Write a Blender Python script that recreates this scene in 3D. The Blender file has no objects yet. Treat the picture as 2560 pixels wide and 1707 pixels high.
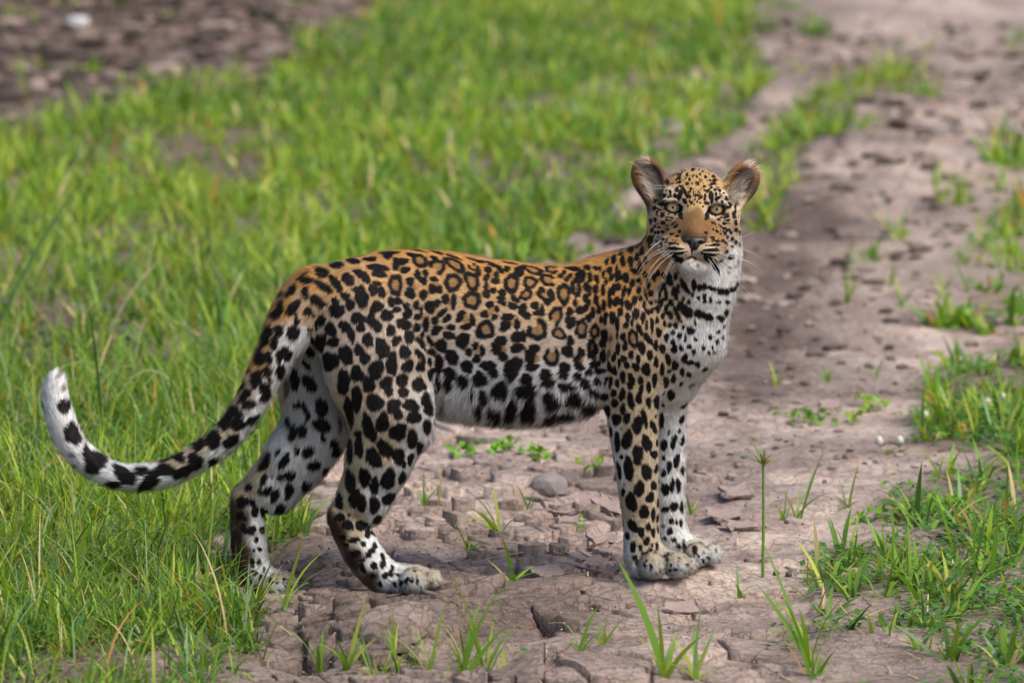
import bpy, bmesh, math, random
import numpy as np
from mathutils import Vector, Matrix
from mathutils.bvhtree import BVHTree
from mathutils.kdtree import KDTree

random.seed(7)
RNG = np.random.default_rng(7)
SC = bpy.context.scene
COL = SC.collection

# ------------------------------------------------------------------ camera
CAM = np.array([0.0, -11.82, 2.05])
PITCH = math.radians(7.57)
FOCAL = 210.7
FPX = 2560.0 * FOCAL / 36.0
FWD = np.array([0.0, math.cos(PITCH), -math.sin(PITCH)])
UPV = np.array([0.0, math.sin(PITCH), math.cos(PITCH)])
RGT = np.array([1.0, 0.0, 0.0])
cd = bpy.data.cameras.new('camera')
cd.lens = FOCAL
cd.sensor_width = 36.0
cd.clip_start = 0.5
cd.clip_end = 2000.0
cd.dof.use_dof = True
cd.dof.focus_distance = 11.83
cd.dof.aperture_fstop = 4.9
co = bpy.data.objects.new('camera', cd)
COL.objects.link(co)
co.location = CAM
co.rotation_euler = (math.pi / 2 - PITCH, 0, 0)
SC.camera = co

# ------------------------------------------------------------------ light
SUN_EL, SUN_AZ = math.radians(54), math.radians(128)     # azimuth from +Y towards +X
world = bpy.data.worlds.new('World')
SC.world = world
world.use_nodes = True
wn = world.node_tree.nodes
sky = wn.new('ShaderNodeTexSky')
sky.sky_type = 'NISHITA'
sky.sun_disc = False
sky.sun_elevation = SUN_EL
sky.sun_rotation = SUN_AZ
sky.air_density = 1.0
sky.dust_density = 3.2
sky.ozone_density = 1.0
bg = wn['Background']
world.node_tree.links.new(sky.outputs[0], bg.inputs[0])
bg.inputs[1].default_value = 0.12
sd = bpy.data.lights.new('sun', 'SUN')
sd.energy = 2.1
sd.angle = math.radians(28)
sd.color = (1.0, 0.91, 0.77)
so = bpy.data.objects.new('sun', sd)
COL.objects.link(so)
so.rotation_euler = Vector((-math.sin(SUN_AZ) * math.cos(SUN_EL), -math.cos(SUN_AZ) * math.cos(SUN_EL), -math.sin(SUN_EL))).to_track_quat('-Z', 'Y').to_euler()
so.location = (3, 3, 6)
vs = SC.view_settings
SC.display_settings.display_device = 'sRGB'
vs.view_transform = 'Standard'
vs.look = 'None'
vs.exposure = 0.76
vs.gamma = 1.0
vs.use_curve_mapping = False

# ------------------------------------------------------------------ helpers
def ray(px, py):
    d = FWD + RGT * ((px - 1280.0) / FPX) - UPV * ((py - 853.5) / FPX)
    return d / np.linalg.norm(d)

def W(px, py, y=0.0):
    """world point seen at source pixel (px, py) at depth plane y"""
    d = ray(px, py)
    return CAM + d * ((y - CAM[1]) / d[1])

def Gp(px, py, z=0.0):
    """point of the level ground seen at a source pixel"""
    d = ray(px, py)
    return CAM + d * ((z - CAM[2]) / d[2])

def proj(P):
    q = P - CAM
    f = q @ FWD
    return 1280.0 + FPX * (q @ RGT) / f, 853.5 - FPX * (q @ UPV) / f

def tag(o, label=None, cat=None, group=None, kind=None):
    if label: o['label'] = label
    if cat: o['category'] = cat
    if group: o['group'] = group
    if kind: o['kind'] = kind
    return o

def mesh_np(name, verts, faces, mat=None, parent=None, smooth=True, colors=None, attrs=None):
    """faces: int array (n,3|4) or list of such arrays"""
    me = bpy.data.meshes.new(name)
    fl = faces if isinstance(faces, list) else [faces]
    fl = [np.asarray(f, dtype=np.int32) for f in fl if len(f)]
    verts = np.asarray(verts, dtype=np.float32)
    me.vertices.add(len(verts))
    me.vertices.foreach_set('co', verts.ravel())
    loops = np.concatenate([f.ravel() for f in fl])
    tot = np.concatenate([np.full(len(f), f.shape[1], dtype=np.int32) for f in fl])
    start = np.concatenate([[0], np.cumsum(tot)[:-1]]).astype(np.int32)
    me.loops.add(len(loops))
    me.loops.foreach_set('vertex_index', loops)
    me.polygons.add(len(tot))
    me.polygons.foreach_set('loop_start', start)
    me.polygons.foreach_set('loop_total', tot)
    me.polygons.foreach_set('use_smooth', np.full(len(tot), smooth, dtype=bool))
    me.update(calc_edges=True)
    if colors is not None:
        a = me.color_attributes.new('col', 'FLOAT_COLOR', 'POINT')
        c4 = np.ones((len(verts), 4), dtype=np.float32)
        c4[:, :3] = colors
        a.data.foreach_set('color', c4.ravel())
    for nm, v in (attrs or {}).items():
        a = me.attributes.new(nm, 'FLOAT_VECTOR', 'POINT')
        a.data.foreach_set('vector', np.asarray(v, dtype=np.float32).ravel())
    if mat: me.materials.append(mat)
    o = bpy.data.objects.new(name, me)
    COL.objects.link(o)
    if parent: o.parent = parent
    return o

def new_mat(name):
    m = bpy.data.materials.new(name)
    m.use_nodes = True
    return m, m.node_tree.nodes, m.node_tree.links, m.node_tree.nodes['Principled BSDF']

def plain_mat(name, color, rough=0.6, spec=0.3, noise=0.0, scale=60.0, bump=0.0):
    m, n, l, b = new_mat(name)
    b.inputs['Base Color'].default_value = (*color, 1)
    b.inputs['Roughness'].default_value = rough
    b.inputs['Specular IOR Level'].default_value = spec
    if noise or bump:
        tc = n.new('ShaderNodeTexCoord')
        t = n.new('ShaderNodeTexNoise')
        t.inputs['Scale'].default_value = scale
        t.inputs['Detail'].default_value = 6
        l.new(tc.outputs['Object'], t.inputs['Vector'])
        if noise:
            mx = n.new('ShaderNodeMix'); mx.data_type = 'RGBA'
            mx.inputs[6].default_value = (*[c * (1 - noise) for c in color], 1)
            mx.inputs[7].default_value = (*[min(1, c * (1 + noise)) for c in color], 1)
            l.new(t.outputs[0], mx.inputs[0])
            l.new(mx.outputs[2], b.inputs['Base Color'])
        if bump:
            bp = n.new('ShaderNodeBump')
            bp.inputs['Strength'].default_value = 1.0
            bp.inputs['Distance'].default_value = bump
            l.new(t.outputs[0], bp.inputs['Height'])
            l.new(bp.outputs[0], b.inputs['Normal'])
    return m

def sstep(a, b, x):
    t = np.clip((x - a) / (b - a), 0, 1)
    return t * t * (3 - 2 * t)

def vnoise(x, y, seed=0):
    """smooth 2D value noise in 0..1"""
    xi = np.floor(x).astype(np.int64); yi = np.floor(y).astype(np.int64)
    fx = x - xi; fy = y - yi
    fx = fx * fx * (3 - 2 * fx); fy = fy * fy * (3 - 2 * fy)
    def h(i, j):
        n = (i * 374761393 + j * 668265263 + seed * 974711) & 0xffffffff
        n = ((n ^ (n >> 13)) * 1274126177) & 0xffffffff
        return ((n ^ (n >> 16)) & 0xffff) / 65535.0
    a = h(xi, yi); b = h(xi + 1, yi); c = h(xi, yi + 1); d = h(xi + 1, yi + 1)
    return (a * (1 - fx) + b * fx) * (1 - fy) + (c * (1 - fx) + d * fx) * fy

def fbm(x, y, seed=0, oct=4):
    s = 0; a = 0.5; t = 0
    for i in range(oct):
        s = s + a * vnoise(x * 2 ** i, y * 2 ** i, seed + i * 17); t += a; a *= 0.5
    return s / t

def attr_color_mat(name, rough=0.6, spec=0.2, normal_attr=None, translucent=0.0, bump=None):
    m, n, l, b = new_mat(name)
    a = n.new('ShaderNodeAttribute'); a.attribute_name = 'col'
    l.new(a.outputs['Color'], b.inputs['Base Color'])
    b.inputs['Roughness'].default_value = rough
    b.inputs['Specular IOR Level'].default_value = spec
    if normal_attr:
        a2 = n.new('ShaderNodeAttribute'); a2.attribute_name = normal_attr
        l.new(a2.outputs['Vector'], b.inputs['Normal'])
    if translucent:
        t = n.new('ShaderNodeBsdfTranslucent')
        hs = n.new('ShaderNodeMix'); hs.data_type = 'RGBA'; hs.blend_type = 'MULTIPLY'
        hs.inputs[0].default_value = 1.0
        hs.inputs[7].default_value = (1.15, 1.1, 0.5, 1)
        l.new(a.outputs['Color'], hs.inputs[6])
        l.new(hs.outputs[2], t.inputs['Color'])
        mx = n.new('ShaderNodeMixShader')
        mx.inputs[0].default_value = translucent
        out = [q for q in n if q.type == 'OUTPUT_MATERIAL'][0]
        l.new(b.outputs[0], mx.inputs[1]); l.new(t.outputs[0], mx.inputs[2])
        l.new(mx.outputs[0], out.inputs[0])
    return m
# ================================================================== leopard
# The body is sculpted as a blend of tapered limbs and ellipsoids and meshed as one continuous surface.
PXM = 0.0008
def midline(px):
    return -0.07 + (px - 871.0) * (0.135 / 707.0)
SPINE = np.array([0.566, 0.135, 0.0]); SPINE /= np.linalg.norm(SPINE)
LAT = np.array([-SPINE[1], SPINE[0], 0.0])

PR = []
def vdir(dx, dy, dz=0.0):
    v = RGT * dx - UPV * dy - FWD * dz
    return v / (np.linalg.norm(v) + 1e-9)

def cone(a, b, ra, rb, k=0.02, grp=0, fur=(0.010, 0.35), flow=None, squash=None, op='add'):
    a = np.asarray(a, float); b = np.asarray(b, float)
    PR.append(dict(t='c', a=a, b=b, ra=ra, rb=rb, k=k, g=grp, fur=fur, flow=flow if flow is not None else vdir(0, 1), sq=squash, op=op,
                   lo=np.minimum(a - ra, b - rb), hi=np.maximum(a + ra, b + rb)))

def ell(c, r, A=None, k=0.02, grp=0, fur=(0.010, 0.35), flow=None, op='add'):
    c = np.asarray(c, float); r = np.asarray(r, float)
    A = np.eye(3) if A is None else A
    m = max(r)
    PR.append(dict(t='e', c=c, r=r, A=A, k=k, g=grp, fur=fur, flow=flow if flow is not None else vdir(0, 1), op=op, lo=c - m, hi=c + m))

def pdist(p, X, Y, Z):
    if p['t'] == 'c':
        a, b = p['a'], p['b']
        x = X - a[0]; y = Y - a[1]; z = Z - a[2]
        ba = b - a
        if p['sq']:
            s = 1.0 / p['sq'] - 1.0
            dl = (x * LAT[0] + y * LAT[1]) * s
            x = x + LAT[0] * dl; y = y + LAT[1] * dl
            ba = ba + LAT * (ba @ LAT) * s
        bb = ba @ ba
        h = np.clip((x * ba[0] + y * ba[1] + z * ba[2]) / bb, 0, 1)
        d = np.sqrt((x - h * ba[0]) ** 2 + (y - h * ba[1]) ** 2 + (z - h * ba[2]) ** 2) - (p['ra'] + (p['rb'] - p['ra']) * h)
        return d * (0.88 if p['sq'] else 1.0)
    c, r, A = p['c'], p['r'], p['A']
    x = X - c[0]; y = Y - c[1]; z = Z - c[2]
    q0 = (A[0, 0] * x + A[0, 1] * y + A[0, 2] * z); q1 = (A[1, 0] * x + A[1, 1] * y + A[1, 2] * z); q2 = (A[2, 0] * x + A[2, 1] * y + A[2, 2] * z)
    k0 = np.sqrt((q0 / r[0]) ** 2 + (q1 / r[1]) ** 2 + (q2 / r[2]) ** 2) + 1e-9
    k1 = np.sqrt((q0 / r[0] ** 2) ** 2 + (q1 / r[1] ** 2) ** 2 + (q2 / r[2] ** 2) ** 2) + 1e-9
    return k0 * (k0 - 1.0) / k1

def smin(a, b, k):
    h = np.clip(0.5 + 0.5 * (b - a) / k, 0, 1)
    return b + (a - b) * h - k * h * (1 - h)

def blend(D, d, p):
    if p['op'] == 'sub':
        return -smin(-D, d, p['k'])
    return smin(D, d, p['k'])

def sdf(P):
    F = [np.full(len(P), 1.0), np.full(len(P), 1.0)]
    for p in PR:
        pad = p['k'] + 0.02
        m = np.all((P > p['lo'] - pad) & (P < p['hi'] + pad), axis=1)
        idx = np.nonzero(m)[0]
        if len(idx) == 0: continue
        q = P[idx]
        F[p['g']][idx] = blend(F[p['g']][idx], pdist(p, q[:, 0], q[:, 1], q[:, 2]), p)
    return smin(F[0], F[1], 0.025)

def surface_nets(F, lo, h):
    S = F < 0
    nx, ny, nz = S.shape
    cnt = np.zeros((nx - 1, ny - 1, nz - 1), np.int8)
    for i in (0, 1):
        for j in (0, 1):
            for k in (0, 1):
                cnt += S[i:nx - 1 + i, j:ny - 1 + j, k:nz - 1 + k]
    mixed = (cnt > 0) & (cnt < 8)
    ci = np.argwhere(mixed)
    vid = np.full(mixed.shape, -1, np.int32)
    vid[mixed] = np.arange(len(ci))
    acc = np.zeros((len(ci), 3)); n = np.zeros(len(ci))
    cor = [(i, j, k) for i in (0, 1) for j in (0, 1) for k in (0, 1)]
    val = {c: F[ci[:, 0] + c[0], ci[:, 1] + c[1], ci[:, 2] + c[2]] for c in cor}
    for c in cor:
        for ax in range(3):
            if c[ax] == 0:
                e = list(c); e[ax] = 1; e = tuple(e)
                a, b = val[c], val[e]
                m = (a < 0) != (b < 0)
                t = np.where(m, a / np.where(m, a - b, 1), 0)
                p = np.array(c, float)[None, :].repeat(len(ci), 0)
                p[:, ax] += t
                acc[m] += p[m]; n[m] += 1
    V = lo + h * (ci + acc / n[:, None])
    Q = []
    for ax in range(3):
        o1, o2 = [(1, 2), (2, 0), (0, 1)][ax]
        sl0 = [slice(None)] * 3; sl1 = [slice(None)] * 3
        sl0[ax] = slice(0, -1); sl1[ax] = slice(1, None)
        A, B = S[tuple(sl0)], S[tuple(sl1)]
        e = np.argwhere(A != B)
        keep = (e[:, o1] > 0) & (e[:, o2] > 0) & (e[:, o1] < S.shape[o1] - 1) & (e[:, o2] < S.shape[o2] - 1)
        e = e[keep]
        ins = A[e[:, 0], e[:, 1], e[:, 2]]
        def cell(d1, d2):
            c = e.copy(); c[:, o1] += d1; c[:, o2] += d2
            return vid[c[:, 0], c[:, 1], c[:, 2]]
        q = np.stack([cell(-1, -1), cell(0, -1), cell(0, 0), cell(-1, 0)], 1)
        q[~ins] = q[~ins][:, ::-1]
        Q.append(q)
    return V, np.concatenate(Q)

def smooth_chain(pts, sub=3):
    P = np.array(pts, float); out = []
    for i in range(len(P) - 1):
        p0, p1, p2, p3 = P[max(i - 1, 0)], P[i], P[i + 1], P[min(i + 2, len(P) - 1)]
        for k in range(sub):
            t = k / sub
            out.append(0.5 * (2 * p1 + (p2 - p0) * t + (2 * p0 - 5 * p1 + 4 * p2 - p3) * t * t + (3 * p1 - p0 - 3 * p2 + p3) * t ** 3))
    out.append(P[-1])
    return [tuple(q) for q in out]

# ---------------- trunk
bk = (0.010, 0.28); fl = (0.012, 0.30); bl = (0.022, 0.45)
BACK = vdir(-1, 0.25)
TR = [(872, 768, 116), (975, 792, 158), (1090, 812, 174), (1200, 834, 176), (1310, 848, 178), (1420, 842, 168), (1520, 826, 158), (1600, 838, 138)]
for (x0, z0, r0), (x1, z1, r1) in zip(TR[:-1], TR[1:]):
    cone(W(x0, z0, midline(x0)), W(x1, z1, midline(x1)), r0 * PXM, r1 * PXM, k=0.03, fur=(0.010, 0.28), flow=BACK, squash=0.70)
ell(W(1300, 948, midline(1300)), (0.20, 0.08, 0.077), k=0.05, fur=bl, flow=vdir(-0.5, 1))     # belly
ell(W(1130, 950, midline(1130)), (0.09, 0.06, 0.055), k=0.05, fur=bl, flow=vdir(-0.5, 1))
# chest
cone(W(1620, 850, 0.05), W(1705, 838, 0.035), 0.103, 0.079, k=0.05, fur=(0.011, 0.3), flow=vdir(-0.1, 1))
cone(W(1700, 860, 0.04), W(1690, 950, 0.07), 0.070, 0.045, k=0.05, fur=(0.015, 0.35), flow=vdir(0, 1))
# neck
cone(W(1590, 785, 0.06), W(1715, 690, 0.03), 0.132, 0.094, k=0.05, fur=(0.011, 0.3), flow=vdir(-0.6, 0.8))
cone(W(1715, 690, 0.03), W(1745, 620, 0.03), 0.094, 0.080, k=0.04, fur=(0.011, 0.3), flow=vdir(-0.4, 0.9))
cone(W(1722, 840, 0.0), W(1754, 705, -0.005), 0.060, 0.050, k=0.05, fur=(0.011, 0.3), flow=vdir(-0.1, 1))
# ---------------- near foreleg
sf = (0.008, 0.35); pf = (0.010, 0.55)
NF = [(1580, 820, 92, -0.015), (1578, 960, 72, -0.01), (1583, 1060, 58, -0.005), (1590, 1140, 52, -0.005), (1596, 1225, 46, -0.005), (1603, 1300, 42, -0.005), (1606, 1385, 42, -0.012)]
NF = smooth_chain(NF, 2)
for (x0, z0, r0, y0), (x1, z1, r1, y1) in zip(NF[:-1], NF[1:]):
    cone(W(x0, z0, y0), W(x1, z1, y1), r0 * PXM, r1 * PXM, k=0.03 if z0 < 900 else 0.012, fur=sf, flow=vdir(0.1, 1))
def toe(x, z, y, r, rl=1.25, k=0.004, flow=None):
    ell(W(x, z, y), (r * PXM * 1.05, r * PXM * rl, r * PXM), k=k, fur=pf, flow=flow if flow is not None else vdir(0.6, 0.8))
cone(W(1608, 1390, -0.015), W(1672, 1402, -0.040), 40 * PXM, 29 * PXM, k=0.02, fur=pf, flow=vdir(0.7, 0.7))
toe(1598, 1422, -0.040, 22); toe(1630, 1414, -0.068, 31); toe(1691, 1412, -0.064, 31); toe(1720, 1413, -0.032, 20)
# ---------------- far foreleg
FF = [(1650, 900, 70, 0.105), (1662, 1010, 50, 0.115), (1668, 1100, 43, 0.12), (1670, 1200, 40, 0.12), (1672, 1290, 38, 0.12), (1680, 1355, 38, 0.112)]
FF = smooth_chain(FF, 2)
for (x0, z0, r0, y0), (x1, z1, r1, y1) in zip(FF[:-1], FF[1:]):
    cone(W(x0, z0, y0), W(x1, z1, y1), r0 * PXM, r1 * PXM, k=0.03 if z0 < 950 else 0.012, fur=(0.010, 0.4), flow=vdir(0.1, 1))
cone(W(1685, 1365, 0.11), W(1752, 1378, 0.085), 36 * PXM, 31 * PXM, k=0.02, fur=pf, flow=vdir(0.8, 0.5))
toe(1714, 1392, 0.068, 22); toe(1740, 1386, 0.054, 28); toe(1780, 1384, 0.066, 24); toe(1756, 1386, 0.10, 23)
# ---------------- near hind leg
NH = [(880, 790, 112, -0.115), (940, 930, 112, -0.135), (975, 1035, 94, -0.15), (945, 1140, 74, -0.15), (905, 1235, 54, -0.15), (864, 1292, 40, -0.15)]
for (x0, z0, r0, y0), (x1, z1, r1, y1) in zip(NH[:-1], NH[1:]):
    cone(W(x0, z0, y0), W(x1, z1, y1), r0 * PXM, r1 * PXM, k=0.035 if z0 < 1000 else 0.018, fur=(0.012, 0.35), flow=vdir(-0.25, 1), squash=0.66 if z0 < 1000 else None)
cone(W(1015, 1000, -0.14), W(1040, 1075, -0.15), 58 * PXM, 36 * PXM, k=0.03, fur=(0.014, 0.4), flow=vdir(-0.2, 1))
cone(W(1015, 1090, -0.15), W(930, 1290, -0.155), 44 * PXM, 24 * PXM, k=0.03, fur=sf, flow=vdir(-0.3, 1))
MH = [(862, 1292, 41, -0.15), (895, 1360, 43, -0.155), (925, 1408, 42, -0.16), (962, 1444, 38, -0.165)]
MH = smooth_chain(MH, 2)
for (x0, z0, r0, y0), (x1, z1, r1, y1) in zip(MH[:-1], MH[1:]):
    cone(W(x0, z0, y0), W(x1, z1, y1), r0 * PXM, r1 * PXM, k=0.012, fur=sf, flow=vdir(0.4, 1))
cone(W(962, 1446, -0.165), W(1045, 1442, -0.19), 36 * PXM, 28 * PXM, k=0.015, fur=pf, flow=vdir(1, 0.3))
toe(1004, 1464, -0.200, 23); toe(1033, 1453, -0.226, 32); toe(1080, 1449, -0.204, 24); toe(1062, 1448, -0.165, 25)
# ---------------- far hind leg
FH = [(800, 820, 90, -0.02), (800, 950, 96, -0.015), (800, 1050, 84, -0.015), (742, 1140, 72, -0.015), (680, 1205, 54, -0.015), (624, 1246, 42, -0.015)]
for (x0, z0, r0, y0), (x1, z1, r1, y1) in zip(FH[:-1], FH[1:]):
    cone(W(x0, z0, y0), W(x1, z1, y1), r0 * PXM, r1 * PXM, k=0.03 if z0 < 1000 else 0.016, fur=(0.018, 0.4), flow=vdir(-0.2, 1), squash=0.66 if z0 < 1000 else None)
cone(W(800, 1120, -0.015), W(700, 1250, -0.018), 40 * PXM, 30 * PXM, k=0.03, fur=(0.012, 0.4), flow=vdir(-0.5, 1))
MF = [(618, 1248, 38, -0.015), (620, 1320, 40, -0.02), (626, 1400, 41, -0.02), (642, 1448, 38, -0.03)]
MF = smooth_chain(MF, 2)
for (x0, z0, r0, y0), (x1, z1, r1, y1) in zip(MF[:-1], MF[1:]):
    cone(W(x0, z0, y0), W(x1, z1, y1), r0 * PXM, r1 * PXM, k=0.012, fur=sf, flow=vdir(0.1, 1))
cone(W(645, 1452, -0.03), W(700, 1456, -0.05), 36 * PXM, 30 * PXM, k=0.015, fur=pf, flow=vdir(1, 0.3))
toe(690, 1462, -0.075, 26); toe(714, 1458, -0.065, 26); toe(706, 1456, -0.03, 24); toe(672, 1464, -0.07, 22)
# ---------------- tail
TL = [(790, 735, 66, -0.10), (745, 785, 54, -0.125), (702, 860, 46, -0.15), (666, 930, 40, -0.165), (624, 1012, 36, -0.175), (566, 1092, 33, -0.18), (506, 1137, 31, -0.18), (432, 1177, 30, -0.18), (346, 1195, 30, -0.18), (268, 1181, 30, -0.18), (197, 1131, 31, -0.175), (156, 1062, 31, -0.17), (138, 990, 28, -0.165), (140, 950, 19, -0.165)]
TL = smooth_chain(TL)
for i, ((x0, z0, r0, y0), (x1, z1, r1, y1)) in enumerate(zip(TL[:-1], TL[1:])):
    cone(W(x0, z0, y0), W(x1, z1, y1), r0 * PXM, r1 * PXM, k=0.02 if i < 6 else 0.006, fur=(0.017, 0.38), flow=vdir(x1 - x0, z1 - z0))

# ---------------- head (local px: x right, f towards the viewer, z up)
ROLL = math.radians(2.6)
HC = W(1737, 520, -0.02)
HF = -FWD
HR = RGT * math.cos(ROLL) - UPV * math.sin(ROLL)
HU = UPV * math.cos(ROLL) + RGT * math.sin(ROLL)
HA = np.stack([HR, HF, HU])
def H(x, f, z):
    return HC + (HR * x + HF * f + HU * z) * PXM
def hrot(deg, tilt=0.0):
    """axes rotated in the face plane by deg (positive = clockwise seen from the front)"""
    a = math.radians(deg); t = math.radians(tilt)
    ax = HR * math.cos(a) - HU * math.sin(a)
    az = HU * math.cos(a) + HR * math.sin(a)
    af = HF
    ax2 = ax * math.cos(t) + af * math.sin(t)
    af2 = af * math.cos(t) - ax * math.sin(t)
    return np.stack([ax2, af2, az])
def hell(x, f, z, rx, rf, rz, k=8, A=None, fur=(0.0055, 0.3), flow=(0, -1, 0), op='add'):
    fl_ = HR * flow[0] + HF * flow[1] + HU * flow[2]
    ell(H(x, f, z), (rx * PXM, rf * PXM, rz * PXM), A=HA if A is None else A, k=k * PXM, grp=1, fur=fur, flow=fl_, op=op)
def hcone(a, b, ra, rb, k=10, fur=(0.005, 0.3), flow=(0, -1, 0)):
    fl_ = HR * flow[0] + HF * flow[1] + HU * flow[2]
    cone(H(*a), H(*b), ra * PXM, rb * PXM, k=k * PXM, grp=1, fur=fur, flow=fl_)
hell(0, -75, 8, 94, 95, 93, flow=(0, -0.4, 1), fur=(0.006, 0.25))
for s in (-1, 1):
    hell(s * 70, -45, -38, 43, 55, 48, k=22, flow=(s * 0.9, -0.5, -0.2), fur=(0.007, 0.3))
    hell(s * 66, -52, -100, 46, 52, 58, k=25, flow=(s * 0.7, -0.4, -0.7), fur=(0.014, 0.45))
    hell(s * 50, -6, 30, 32, 26, 20, k=18, flow=(s * 0.3, -0.3, 0.9), fur=(0.005, 0.3))
    hell(s * 54, -30, -30, 34, 36, 26, k=20, flow=(s * 0.8, -0.5, -0.3), fur=(0.005, 0.3))
hcone((0, -2, 18), (0, 66, -66), 32, 27, k=24, fur=(0.006, 0.35), flow=(0, -0.6, 0.8))
for s in (-1, 1):
    hell(s * 32, 30, -62, 36, 38, 38, k=26, fur=(0.004, 0.2), flow=(s * 0.6, -0.8, 0.2))
    hell(s * 31, 66, -107, 38, 34, 29, k=9, fur=(0.005, 0.25), flow=(s * 0.9, -0.4, -0.4))
    hell(s * 52, 32, -100, 36, 40, 34, k=20, fur=(0.006, 0.3), flow=(s * 0.9, -0.5, -0.3))
hell(0, 58, -143, 40, 34, 22, k=4, fur=(0.010, 0.5), flow=(0, 0.1, -1))
hcone((0, -20, -128), (0, 40, -148), 66, 36, k=16, fur=(0.010, 0.38), flow=(0, -0.1, -1))
hcone((4, -35, -120), (14, -42, -185), 78, 62, k=30, fur=(0.010, 0.32), flow=(0.2, 0.1, -1))
# eyelids and eye openings
EYES = [(-54.5, 0.0), (54.5, 0.0)]
for ex, ez in EYES:
    s = 1 if ex > 0 else -1
    hell(ex, -2, ez + 1, 27, 17, 21, k=8, A=hrot(-s * 8), fur=(0.003, 0.15), flow=(s * 0.6, -0.2, 0.7))
    hell(ex - s * 1, 30, ez - 1.0, 19.5, 44, 13.2, k=3, A=hrot(-s * 9), op='sub')
    hell(ex - s * 17, 24, ez - 10.5, 9, 26, 4.2, k=3, A=hrot(s * 38), op='sub')
    hell(ex + s * 1, 7, ez + 16.5, 25, 12, 8, k=3, A=hrot(s * 3), fur=(0.0035, 0.15), flow=(s * 0.5, 0.0, 0.8))
# ears: cupped shells with a rounded rim
for s in (-1, 1):
    A = hrot(s * 27, s * -18)
    hcone((s * 84, -52, 8), (s * 104, -55, 46), 34, 34, k=20, fur=(0.008, 0.35), flow=(s * 0.5, 0.1, 0.8))
    hell(s * 116, -52, 69, 43, 17, 55, k=10, A=A, fur=(0.006, 0.25), flow=(s * 0.3, -0.3, 0.9))
for s in (-1, 1):
    A = hrot(s * 27, s * -18)
    hell(s * 113, -28, 65, 33, 26, 44, k=7, A=A, op='sub')
    hell(s * 103, -26, 34, 22, 22, 30, k=12, A=hrot(s * 35, s * -18), op='sub')

# ---------------- mesh it
RES = 0.004
lo = np.min([p['lo'] for p in PR], 0) - 0.02
hi = np.max([p['hi'] for p in PR], 0) + 0.02
gn = [int(math.ceil((hi[i] - lo[i]) / RES)) + 1 for i in range(3)]
GX = [lo[i] + RES * np.arange(gn[i]) for i in range(3)]
FG = [np.full(gn, 1.0, np.float32), np.full(gn, 1.0, np.float32)]
for p in PR:
    pad = p['k'] + 0.012
    s0 = [max(0, int((p['lo'][i] - pad - lo[i]) / RES)) for i in range(3)]
    s1 = [min(gn[i], int((p['hi'][i] + pad - lo[i]) / RES) + 2) for i in range(3)]
    sl = tuple(slice(a, b) for a, b in zip(s0, s1))
    X = GX[0][sl[0]][:, None, None]; Y = GX[1][sl[1]][None, :, None]; Z = GX[2][sl[2]][None, None, :]
    FG[p['g']][sl] = blend(FG[p['g']][sl], pdist(p, X, Y, Z), p)
FALL = smin(FG[0], FG[1], 0.025)
BV, BF = surface_nets(FALL, lo, RES)
del FG, FALL

# refine the head
bm = bmesh.new()
me = bpy.data.meshes.new('tmp'); me.from_pydata(BV.tolist(), [], BF.tolist())
bm.from_mesh(me); bpy.data.meshes.remove(me)
for it in range(2):
    sel = set()
    hc = Vector(H(0, 0, -20))
    for f in bm.faces:
        c = f.calc_center_median()
        q = c - hc
        if q.length < (0.165 if it == 0 else 0.150):
            lx = q.dot(Vector(HR)) / PXM; lf = q.dot(Vector(HF)) / PXM; lz = q.dot(Vector(HU)) / PXM
            if lf > -90 and lz > -150 and (it == 0 or (lf > -20)):
                sel.update(f.edges)
    bmesh.ops.subdivide_edges(bm, edges=list(sel), cuts=1, use_grid_fill=True)
bmesh.ops.triangulate(bm, faces=[f for f in bm.faces if len(f.verts) > 4])
bm.verts.ensure_lookup_table()
BV = np.array([v.co[:] for v in bm.verts])
bm.verts.index_update()
B3 = np.array([[v.index for v in f.verts] for f in bm.faces if len(f.verts) == 3], np.int32).reshape(-1, 3)
B4 = np.array([[v.index for v in f.verts] for f in bm.faces if len(f.verts) == 4], np.int32).reshape(-1, 4)
bm.free()

def sdf_grad(P, e=0.0012):
    f0 = sdf(P)
    g = np.stack([(sdf(P + np.eye(3)[i] * e) - f0) / e for i in range(3)], 1)
    return f0, g
for it in range(2):
    f0, g = sdf_grad(BV)
    gl = np.maximum((g * g).sum(1), 0.25)
    BV = BV - g * (np.clip(f0, -0.004, 0.004) / gl)[:, None]
f0, g = sdf_grad(BV, 0.002)
BN = g / (np.linalg.norm(g, axis=1)[:, None] + 1e-9)

TRI = np.concatenate([B3, B4[:, [0, 1, 2]], B4[:, [0, 2, 3]]])
BVH = BVHTree.FromPolygons(BV.tolist(), TRI.tolist())

# fur direction, length and lift per vertex, blended from the limbs around it
wsum = np.zeros(len(BV)); flo = np.zeros((len(BV), 3)); fln = np.zeros(len(BV)); flf = np.zeros(len(BV)); hw = np.zeros(len(BV))
for p in PR:
    if p['op'] == 'sub': continue
    m = np.nonzero(np.all((BV > p['lo'] - 0.05) & (BV < p['hi'] + 0.05), axis=1))[0]
    q = BV[m]
    d = pdist(p, q[:, 0], q[:, 1], q[:, 2])
    w = np.exp(-np.maximum(d, 0) / 0.010)
    wsum[m] += w; flo[m] += w[:, None] * p['flow']; fln[m] += w * p['fur'][0]; flf[m] += w * p['fur'][1]
    if p['g'] == 1: hw[m] += w
wsum = np.maximum(wsum, 1e-6)
flo /= wsum[:, None]; fln /= wsum; flf /= wsum; hw /= wsum
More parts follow.
